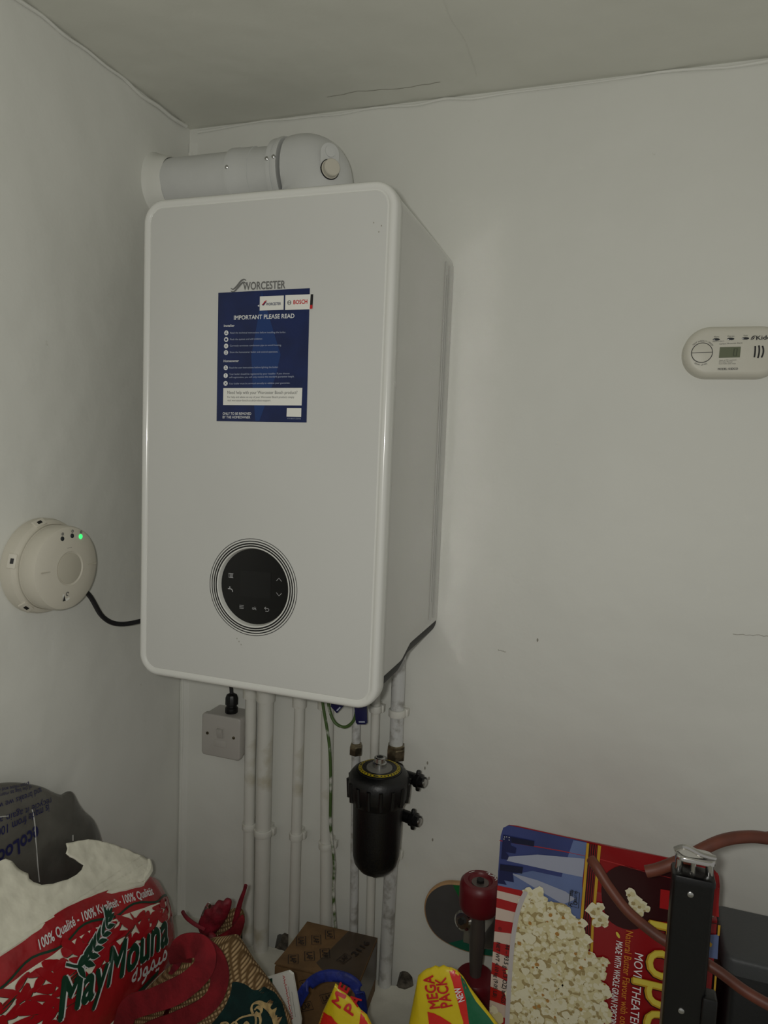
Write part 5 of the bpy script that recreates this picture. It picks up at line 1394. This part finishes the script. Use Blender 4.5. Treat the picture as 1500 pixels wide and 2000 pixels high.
# ================================================================== popcorn box
PY = -0.30
pb = thing('popcorn_box', (0.715, -0.225, 0), 'red and blue popcorn carton standing on its end with a picture of popcorn', 'box')
BE = [(0.5767,0.4447),(0.8556,0.4474)]
bx0, bx1 = BE[0][0], BE[1][0] + 0.001; bz1 = 0.5 * (BE[0][1] + BE[1][1])
part(MB().box((bx0, PY, 0.0), (bx1, PY + 0.13, bz1)), 'carton', BOXRED, pb, bev=0.0015)
part(MB().box((bx0 + 0.004, PY + 0.004, bz1 - 0.002), (bx1 - 0.004, PY + 0.126, bz1 + 0.0006)), 'box_mouth', GREYCARD, pb)
FO = [(0.5767,0.4447),(0.5765,0.4612),(0.5780,0.4991),(0.5803,0.5093),(0.5871,0.5153),(0.5984,0.5162),(0.7267,0.5142),(0.8386,0.5156),(0.8472,0.5128),(0.8537,0.5055),(0.8558,0.4923),(0.8565,0.4511)]
part(MB().slab(FO[::-1] if True else FO, 0.0012, M=BACK(PY + 0.0006)), 'open_flap', BOXRED, pb)
PR = flat(BACK(PY - 0.0007))
pr = Print(PR, 0.00025)
def cw(q):
    a = sum(q[i - 1][0] * q[i][1] - q[i][0] * q[i - 1][1] for i in range(len(q)))
    return q if a > 0 else q[::-1]
sky = [(0.5760,0.4445),(0.5767,0.4973),(0.5796,0.5099),(0.5871,0.5153),(0.6914,0.5141),(0.6895,0.4586),(0.6899,0.4001),(0.6395,0.4092),(0.5766,0.4196)]
pr.poly(cw(sky), SKY1, 1)
pr.poly(cw([(0.6914,0.5133),(0.6895,0.4586),(0.6899,0.4001),(0.6533,0.4090),(0.6635,0.4669),(0.6741,0.5131)]), SKY2, 2)
pr.poly(cw([(0.5773,0.4213),(0.5771,0.4372),(0.6228,0.4572),(0.6708,0.4577),(0.6901,0.4499),(0.6892,0.3999),(0.6393,0.4128)]), SKY2, 2)
pr.poly(cw([(0.5889,0.4701),(0.6283,0.4822),(0.6902,0.4907),(0.6892,0.4643),(0.6500,0.4637),(0.5871,0.4637)]), BEAM, 3)
pr.poly(cw([(0.5951,0.4476),(0.6304,0.4456),(0.6686,0.4387),(0.6825,0.4312),(0.6663,0.4198),(0.6383,0.4297),(0.5952,0.4461)]), BEAM, 3)
for q in ([(983,1629),(1044,1640),(1043,1652),(1000,1645),(996,1655),(1008,1655),(1007,1665),(990,1666),(994,1672),(992,1677),(982,1676)],):
    pr.poly(cw([(0.5801,0.5003),(0.6230,0.5009),(0.6228,0.4928),(0.5913,0.4909),(0.5915,0.4872),(0.5994,0.4852),(0.5985,0.4768),(0.5850,0.4760),(0.5896,0.4710),(0.5884,0.4655),(0.5792,0.4649)]), CITY, 4)
pr.poly(cw([(0.5908,0.4990),(0.6230,0.5002),(0.6228,0.4928),(0.5927,0.4912)]), SKYLINE, 5)
pr.poly(cw([(0.5782,0.4571),(0.6093,0.4599),(0.6091,0.4502),(0.5965,0.4486),(0.5987,0.4349),(0.5851,0.4346),(0.5891,0.4288),(0.5769,0.4280)]), CITY, 4)
pr.poly(cw([(0.5789,0.4565),(0.6100,0.4601),(0.6091,0.4502),(0.5780,0.4480)]), SKYLINE, 5)
pr.j = 'windows'
for q in [(0.5824,0.4978),(0.5852,0.4985),(0.5887,0.4985),(0.5889,0.4948),(0.5818,0.4947)]:
    pr.poly(circ(q[0], q[1], 0.0007, 5), INKWHITE, 6)
# gold and red stripes
pr.j = None
for a, b, m_ in ((1146, 1151, BOXGOLD), (1151, 1168, BOXRED), (1168, 1174, BOXGOLD)):
    pr.poly(cw(PXS)) if False else None
st = [(0.6914,0.5133),(0.6947,0.5134),(0.7059,0.5134),(0.7099,0.5132),(0.6899,0.3986),(0.6933,0.3988),(0.7046,0.3996),(0.7079,0.3997),(0.6897,0.3482),(0.6925,0.3475),(0.7060,0.3455),(0.7094,0.3450),(0.6888,0.2201),(0.6921,0.2212),(0.7055,0.2256),(0.7095,0.2269)]
for k_, m_ in ((0, BOXGOLD), (1, BOXDKRED), (2, BOXGOLD)):
    pr.poly(cw([st[k_], st[k_ + 1], st[5 + k_], st[9 + k_], st[13 + k_], st[12 + k_], st[8 + k_], st[4 + k_]]), m_, 4)
for f_ in (0.2, 0.45, 0.7, 0.9):
    g_ = lambda a, b: (a[0] + (b[0] - a[0]) * f_, a[1] + (b[1] - a[1]) * f_)
    pr.line([g_(st[1], st[2]), g_(st[5], st[6]), g_(st[9], st[10])], 0.0006, BOXRED2, 5)
# darker smoke behind the flying popcorn
pr.poly(cw(sp2([(0.7143,0.4646),(0.7347,0.4910),(0.7666,0.4915),(0.8033,0.5003),(0.8077,0.4383),(0.7837,0.4249),(0.7532,0.4060),(0.7233,0.4162)], 4, True)), BOXDKRED, 2)
# bucket: stripes and rim
edge = lambda t: None
rimL = [(0.6161,0.4272),(0.6077,0.4010),(0.6028,0.3618),(0.6011,0.3155),(0.6008,0.2691),(0.6012,0.2226),(0.6030,0.1762)]
lefL = [(0.5763,0.4249),(0.5763,0.3990),(0.5758,0.3545),(0.5750,0.3158),(0.5746,0.2690),(0.5753,0.2144),(0.5756,0.1671)]
rl_ = sp2(rimL, 6); ll_ = sp2(lefL, 6)
def onl(L, f): i = min(len(L) - 2, int(f * (len(L) - 1))); t = f * (len(L) - 1) - i; return (L[i][0] + (L[i + 1][0] - L[i][0]) * t, L[i][1] + (L[i + 1][1] - L[i][1]) * t)
bands = 15
for i in range(bands):
    f0 = i / bands * 0.98; f1 = (i + 1) / bands * 0.98
    m_ = BOXRED2 if i % 2 == 0 else BUCKETW
    pr.poly(cw([onl(ll_, f0), onl(ll_, f1), onl(rl_, min(1, f1 + 0.015)), onl(rl_, min(1, f0 + 0.015))]), m_, 3)
T = [(0.5931,0.3424),(0.5879,0.2536),(0.5809,0.3421),(0.5781,0.2591)]
pr.text('44 \u2013 93.5 g (3.3 OZ) BAGS', (T[0][0] - 0.001, T[0][1]), (T[1][0] + 0.003, T[1][1]), 0.0058, INKBLACK, 7, 0.015)
pr.text('NET WT 4.10 kg (9.05 LB)', (T[2][0] - 0.001, T[2][1]), (T[3][0] + 0.001, T[3][1]), 0.0052, INKBLACK, 7, 0.015)
q = [(0.5833,0.3627)][0]
pr.ring(q, 0.0016, 0.0022, INKBLACK, 7, 14); pr.text('U', (q[0], q[1] - 0.0008), None, 0.0016, INKBLACK, 7, align='c')
# popcorn heap
heap = [(0.6202,0.4297),(0.6285,0.4303),(0.6357,0.4268),(0.6416,0.4194),(0.6526,0.4200),(0.6690,0.4212),(0.6748,0.4145),(0.6713,0.4055),(0.6809,0.4036),(0.6929,0.4053),(0.6962,0.3958),(0.6920,0.3874),(0.7013,0.3774),(0.7046,0.3672),(0.6986,0.3567),(0.7107,0.3557),(0.7224,0.3590),(0.7271,0.3478),(0.7252,0.3362),(0.7205,0.3275),(0.7303,0.3193),(0.7325,0.3052),(0.7265,0.2960),(0.7351,0.2860),(0.7327,0.2719),(0.7275,0.2591),(0.7328,0.2196),(0.5995,0.1751),(0.6019,0.2229),(0.6015,0.2693),(0.6018,0.3157),(0.6042,0.3622),(0.6091,0.4013),(0.6149,0.4239)]
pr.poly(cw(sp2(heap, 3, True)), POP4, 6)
pr.j = 'many'
def inside(p, poly):
    c = False; n = len(poly)
    for i in range(n):
        a = poly[i]; b = poly[i - 1]
        if (a[1] > p[1]) != (b[1] > p[1]) and p[0] < (b[0] - a[0]) * (p[1] - a[1]) / (b[1] - a[1]) + a[0]: c = not c
    return c
rr = random.Random(5)
hx = [p[0] for p in heap]; hz = [p[1] for p in heap]
done_ = []
def kernel(cx, cz, s_, lay, m_, n_=13):
    kernel.n += 1; lay += (kernel.n % 13) * 0.06
    ph = rr.uniform(0, 6); k1 = rr.choice((3, 4, 5, 6)); P = []
    for j in range(n_):
        a = 2 * PI * j / n_
        r_ = s_ * (1 + 0.15 * math.sin(k1 * a + ph) + rr.uniform(-0.1, 0.1)); P.append((cx + r_ * math.cos(a), cz + r_ * math.sin(a)))
    pr.poly(P, m_, lay)
kernel.n = 0
for i in range(5200):
    p = (rr.uniform(min(hx), max(hx)), rr.uniform(max(0.18, min(hz)), max(hz)))
    s_ = rr.uniform(0.0055, 0.0092)
    if not inside(p, heap): continue
    if any((p[0] - a) ** 2 + (p[1] - b) ** 2 < (0.66 * (s_ + s2)) ** 2 for a, b, s2 in done_): continue
    done_.append((p[0], p[1], s_))
    kernel(p[0], p[1], s_, 7.5, POP1 if rr.random() < 0.75 else POP2)
    for _ in range(5):
        an = rr.uniform(0, 2 * PI); d = s_ * rr.uniform(0.25, 0.6)
        kernel(p[0] + d * math.cos(an), p[1] + d * math.sin(an), s_ * rr.uniform(0.28, 0.48), 9, POP2 if rr.random() < 0.7 else POP1, 9)
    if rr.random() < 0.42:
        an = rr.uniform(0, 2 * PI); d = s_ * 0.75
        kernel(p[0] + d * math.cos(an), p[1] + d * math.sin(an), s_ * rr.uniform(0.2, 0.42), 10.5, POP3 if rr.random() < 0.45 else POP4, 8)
for q, s_ in zip([(0.7078,0.4223),(0.7169,0.4145),(0.7206,0.4082),(0.7108,0.4056),(0.7139,0.4297),(0.7510,0.4579),(0.7568,0.4479),(0.7647,0.4449),(0.7712,0.4416),(0.7629,0.4337),(0.7549,0.4388)], (0.011, 0.009, 0.006, 0.006, 0.006, 0.007, 0.009, 0.007, 0.005, 0.006, 0.006)):
    pr.j = 'many puff%d' % (q[0] > 0.715); kernel(q[0], q[1], s_, 8, POP2); kernel(q[0] + 0.002, q[1] - 0.001, s_ * 0.5, 10, POP1); kernel(q[0] - 0.002, q[1] - 0.003, s_ * 0.3, 11.5, POP4)
pr.j = None; kernel(*[(0.5870,0.2299)][0], 0.009, 6, POP1); kernel(*[(0.5813,0.2398)][0], 0.006, 6, POP2)
pr.j = None
pr.line(rl_, 0.0062, RIMW, 12)
# lettering runs down the box
def down(tx, a, b, h, m_, bo=0.0, sh=0.0, lay=6): pr.text(tx, a, b, h, m_, lay, bo, sh)
T = [(0.7376,0.3873),(0.7364,0.2656),(0.7488,0.4048),(0.7493,0.2697),(0.7616,0.3773),(0.7617,0.2700),(0.7763,0.4230),(0.7827,0.2363)]
down('MADE WITH WHOLE GRAIN POPCORN', T[0], (T[1][0], T[1][1]), 0.0080, INKWHITE, 0.01, 0.1)
down('Natural Butter Flavour with oth', T[2], T[3], 0.0088, mat('box_amber', (200, 130, 40), 0.35), 0.0)
down('MOVIE THEATER', T[4], (T[5][0] + 0.0005, T[5][1] + 0.002), 0.0105, INKWHITE, 0.0, 0.08)
pp_ = [(0.7761,0.4258),(0.7837,0.2218)]
for m_, d_, bo, ly in ((BOXDKRED, -0.0012, 0.025, 6), (BOXGOLD, 0.0, 0.02, 7.5), (PALEYEL, 0.0010, 0.0, 9)):
    down('Popcorn', (pp_[0][0] + d_, pp_[0][1] + d_), (pp_[1][0] + d_, pp_[0][1] - 0.265 + d_), 0.052, m_, bo, 0.0, ly)
wave(pr, [(0.7368,0.3995),(0.7390,0.3957),(0.7412,0.3919)], 0.003, PALEYEL, 6)
# gluten free seal
T = [(0.6745,0.4417),(0.6866,0.4418),(0.6866,0.4198),(0.6737,0.4209)]
pr.line([T[0], T[1], T[2], T[3]], 0.0010, INKBLACK, 6, True)
T = [(0.6805,0.4432),(0.6801,0.4269),(0.6751,0.4433),(0.6749,0.4345),(0.6822,0.4260),(0.6777,0.4219)]
pr.text('GLUTEN', T[0], T[1], 0.0034, INKBLACK, 6, 0.03); pr.text('FREE', T[2], T[3], 0.0034, INKBLACK, 6, 0.03)
pr.ring(T[4], 0.0017, 0.0028, INKBLACK, 6, 16); pr.ring(T[5], 0.0015, 0.0026, INKBLACK, 6, 16, 0.5, 5)
# bright red tab and the strip right of the bar
pr.poly(cw([(0.7868,0.4717),(0.8114,0.4729),(0.8133,0.4468),(0.7873,0.4457)]), BOXRED2, 4)
pr.poly(cw([(0.8410,0.5161),(0.8523,0.5085),(0.8577,0.4514),(0.8458,0.4511)]), BOXRED2, 2)
pr.poly(cw([(0.8489,0.4255),(0.8594,0.4283),(0.8601,0.3951),(0.8487,0.3947)]), SKY2, 3)
pr.poly(cw([(0.8483,0.4169),(0.8527,0.4140),(0.8518,0.4095),(0.8482,0.4099)]), BOXGOLD, 4)
pr.poly(cw([(0.8573,0.4409),(0.8603,0.4410),(0.8601,0.4271),(0.8578,0.4265)]), BOXGOLD, 3)
pr.poly(cw([(0.8586,0.3835),(0.8609,0.3842),(0.8611,0.3407),(0.8588,0.3399)]), BOXGOLD, 3)
pr.line([(0.8465,0.4415),(0.8584,0.4426)], 0.0012, BOXDKRED, 5)
pr.done(pb, {'box_sky_deep': 'sky_print', 'box_sky_light': 'sky_print', 'box_beam': 'searchlight_print', 'box_skyline': 'skyline_print', 'box_city_navy': 'skyline_print', 'box_gold': 'gold_print', 'box_dark_red': 'dark_red_print', 'box_bright_red': 'red_stripe', 'bucket_cream': 'cream_stripe', 'bucket_rim': 'bucket_rim_print', 'popcorn_cream': 'popcorn_print', 'popcorn_white': 'popcorn_print', 'popcorn_amber': 'popcorn_print', 'popcorn_shade': 'popcorn_print', 'white_ink': 'white_lettering', 'black_ink': 'black_lettering', 'box_amber': 'amber_lettering', 'pale_yellow_print': 'yellow_lettering', 'box_red': 'red_print'})
part(MB().tube([(p[0], PY - 0.0006, p[1]) for p in [(0.5756,0.4903),(0.6618,0.4943),(0.7151,0.4936),(0.7667,0.4901),(0.8041,0.4893),(0.8549,0.4886)]], 0.0008, 6, sub=3), 'flap_crease', BOXRED2, pb)

# ================================================================== black upright with chrome clamp
up = thing('pump_stand', (0.81, -0.45, 0), 'black rectangular metal upright with chrome clamp in front of the popcorn box', 'stand')
UB = [(0.7823,0.5793),(0.8216,0.5795),(0.8310,0.4185),(0.7867,0.4045)]
ux0 = 0.5 * (UB[0][0] + UB[3][0]); ux1 = 0.5 * (UB[1][0] + UB[2][0]); uz = 0.5 * (UB[0][1] + UB[1][1])
part(MB().slab(rrect(ux0, -0.452, ux1, -0.425, 0.004, 3), uz - 0.006, M=TOPF(0.0)), 'column', BARBLACK, up)
part(MB().slab(rrect(ux0 - 0.001, -0.453, ux1 + 0.001, -0.424, 0.005, 3), 0.008, 0.003, 2, M=TOPF(uz - 0.007)), 'end_cap', BARBLACK, up)
part(MB().slab(rrect(ux0 - 0.04, -0.50, ux1 + 0.04, -0.38, 0.01, 3), 0.006, 0.002, 2, M=TOPF(0.0)), 'foot_plate', BARBLACK, up)
cx_ = (ux0 + ux1) / 2
for q in [(0.8027,0.5616),(0.8031,0.4270)]:
    part(MB().lathe([(0.0035, 0.0), (0.0032, 0.001), (0.0018, 0.0018)], (q[0], -0.452, q[1]), (0, -1, 0), 12), 'rivet', STEEL, up)
cl = MB()
for dx in (-0.015, 0.016):
    cl.cyl((cx_ + dx, -0.438, uz - 0.002), (cx_ + dx, -0.438, uz + 0.020), 0.0042, n=12)
cl.cyl((cx_ - 0.001, -0.444, uz - 0.002), (cx_ - 0.001, -0.444, uz + 0.018), 0.0028, n=10)
part(cl, 'clamp_post', CHROME, up)
part(MB().slab(rrect(cx_ - 0.020, -0.452, cx_ + 0.021, -0.426, 0.009, 4), 0.005, 0.0025, 3, M=TOPF(uz + 0.017)), 'clamp_plate', CHROME, up)
part(MB().tube([(cx_ - 0.020, -0.440, uz + 0.023), (cx_ - 0.010, -0.444, uz + 0.030), (cx_ + 0.006, -0.446, uz + 0.026), (cx_ + 0.020, -0.442, uz + 0.023)], 0.0030, 8), 'clamp_spring', CHROME, up)
part(MB().slab(rrect(ux1 - 0.004, -0.455, ux1 + 0.012, -0.435, 0.003, 3), 0.045, 0.003, 2, M=TOPF(0.405)), 'side_catch', BARBLACK, up)
# brown rubber hoses
hs = [(p[0], y, p[1]) for p, y in zip([(0.7591,0.5585),(0.7697,0.5635),(0.7842,0.5731),(0.7996,0.5827),(0.8172,0.5934),(0.8373,0.6022),(0.8599,0.6062),(0.8850,0.6050),(0.9198,0.5953)], (-0.42, -0.42, -0.42, -0.418, -0.41, -0.40, -0.39, -0.38, -0.37))]
hs = hs + [(1.02, -0.38, 0.45), (1.06, -0.40, 0.30), (1.07, -0.42, 0.10), (1.07, -0.42, 0.006)]
tag(MB().tube(hs, 0.0068, 12).obj('rubber_hose', RUBBERBROWN), 'brown rubber hose arching over the chrome clamp', 'hose')
hs = [(p[0], y, p[1]) for p, y in zip([(0.6984,0.5080),(0.7066,0.5033),(0.7229,0.4873),(0.7451,0.4689),(0.7696,0.4555),(0.7905,0.4480),(0.8166,0.4434),(0.8479,0.4367),(0.8758,0.4306),(0.9084,0.4261),(0.9349,0.4227)], (-0.33, -0.34, -0.35, -0.36, -0.365, -0.37, -0.375, -0.385, -0.40, -0.41, -0.41))]
hs = hs + [(0.97, -0.41, 0.24), (1.0, -0.41, 0.10), (1.01, -0.41, 0.006)]
tag(MB().tube(hs, 0.0064, 12).obj('rubber_hose', RUBBERBROWN), 'brown rubber hose slanting down across the popcorn box', 'hose')

# ================================================================== dark grey plastic case
cz = thing('tool_case', (1.05, -0.23, 0), 'dark grey plastic case half hidden behind the black upright', 'case')
tz = 0.400; tx0 = 0.868
part(MB().slab(rrect(tx0 + 0.006, -0.296, 1.32, -0.188, 0.012, 4), tz - 0.02, M=TOPF(0.0)), 'lower_shell', CASEDARK, cz, bev=0.002)
part(MB().slab(rrect(tx0, -0.300, 1.33, -0.184, 0.014, 4), 0.022, 0.006, 3, M=TOPF(tz - 0.022)), 'lid', CASEGREY, cz)
part(MB().slab(rrect(tx0 + 0.06, 0.20, 1.25, 0.34, 0.02, 5), 0.005, 0.003, 2, M=BACK(-0.296)), 'moulded_panel', CASEDARK, cz)
for hx_ in (0.95, 1.20):
    part(MB().slab(rrect(hx_ - 0.02, 0.345, hx_ + 0.02, 0.39, 0.004, 3), 0.006, 0.002, 2, M=BACK(-0.2985)), 'latch', CASEDARK, cz)
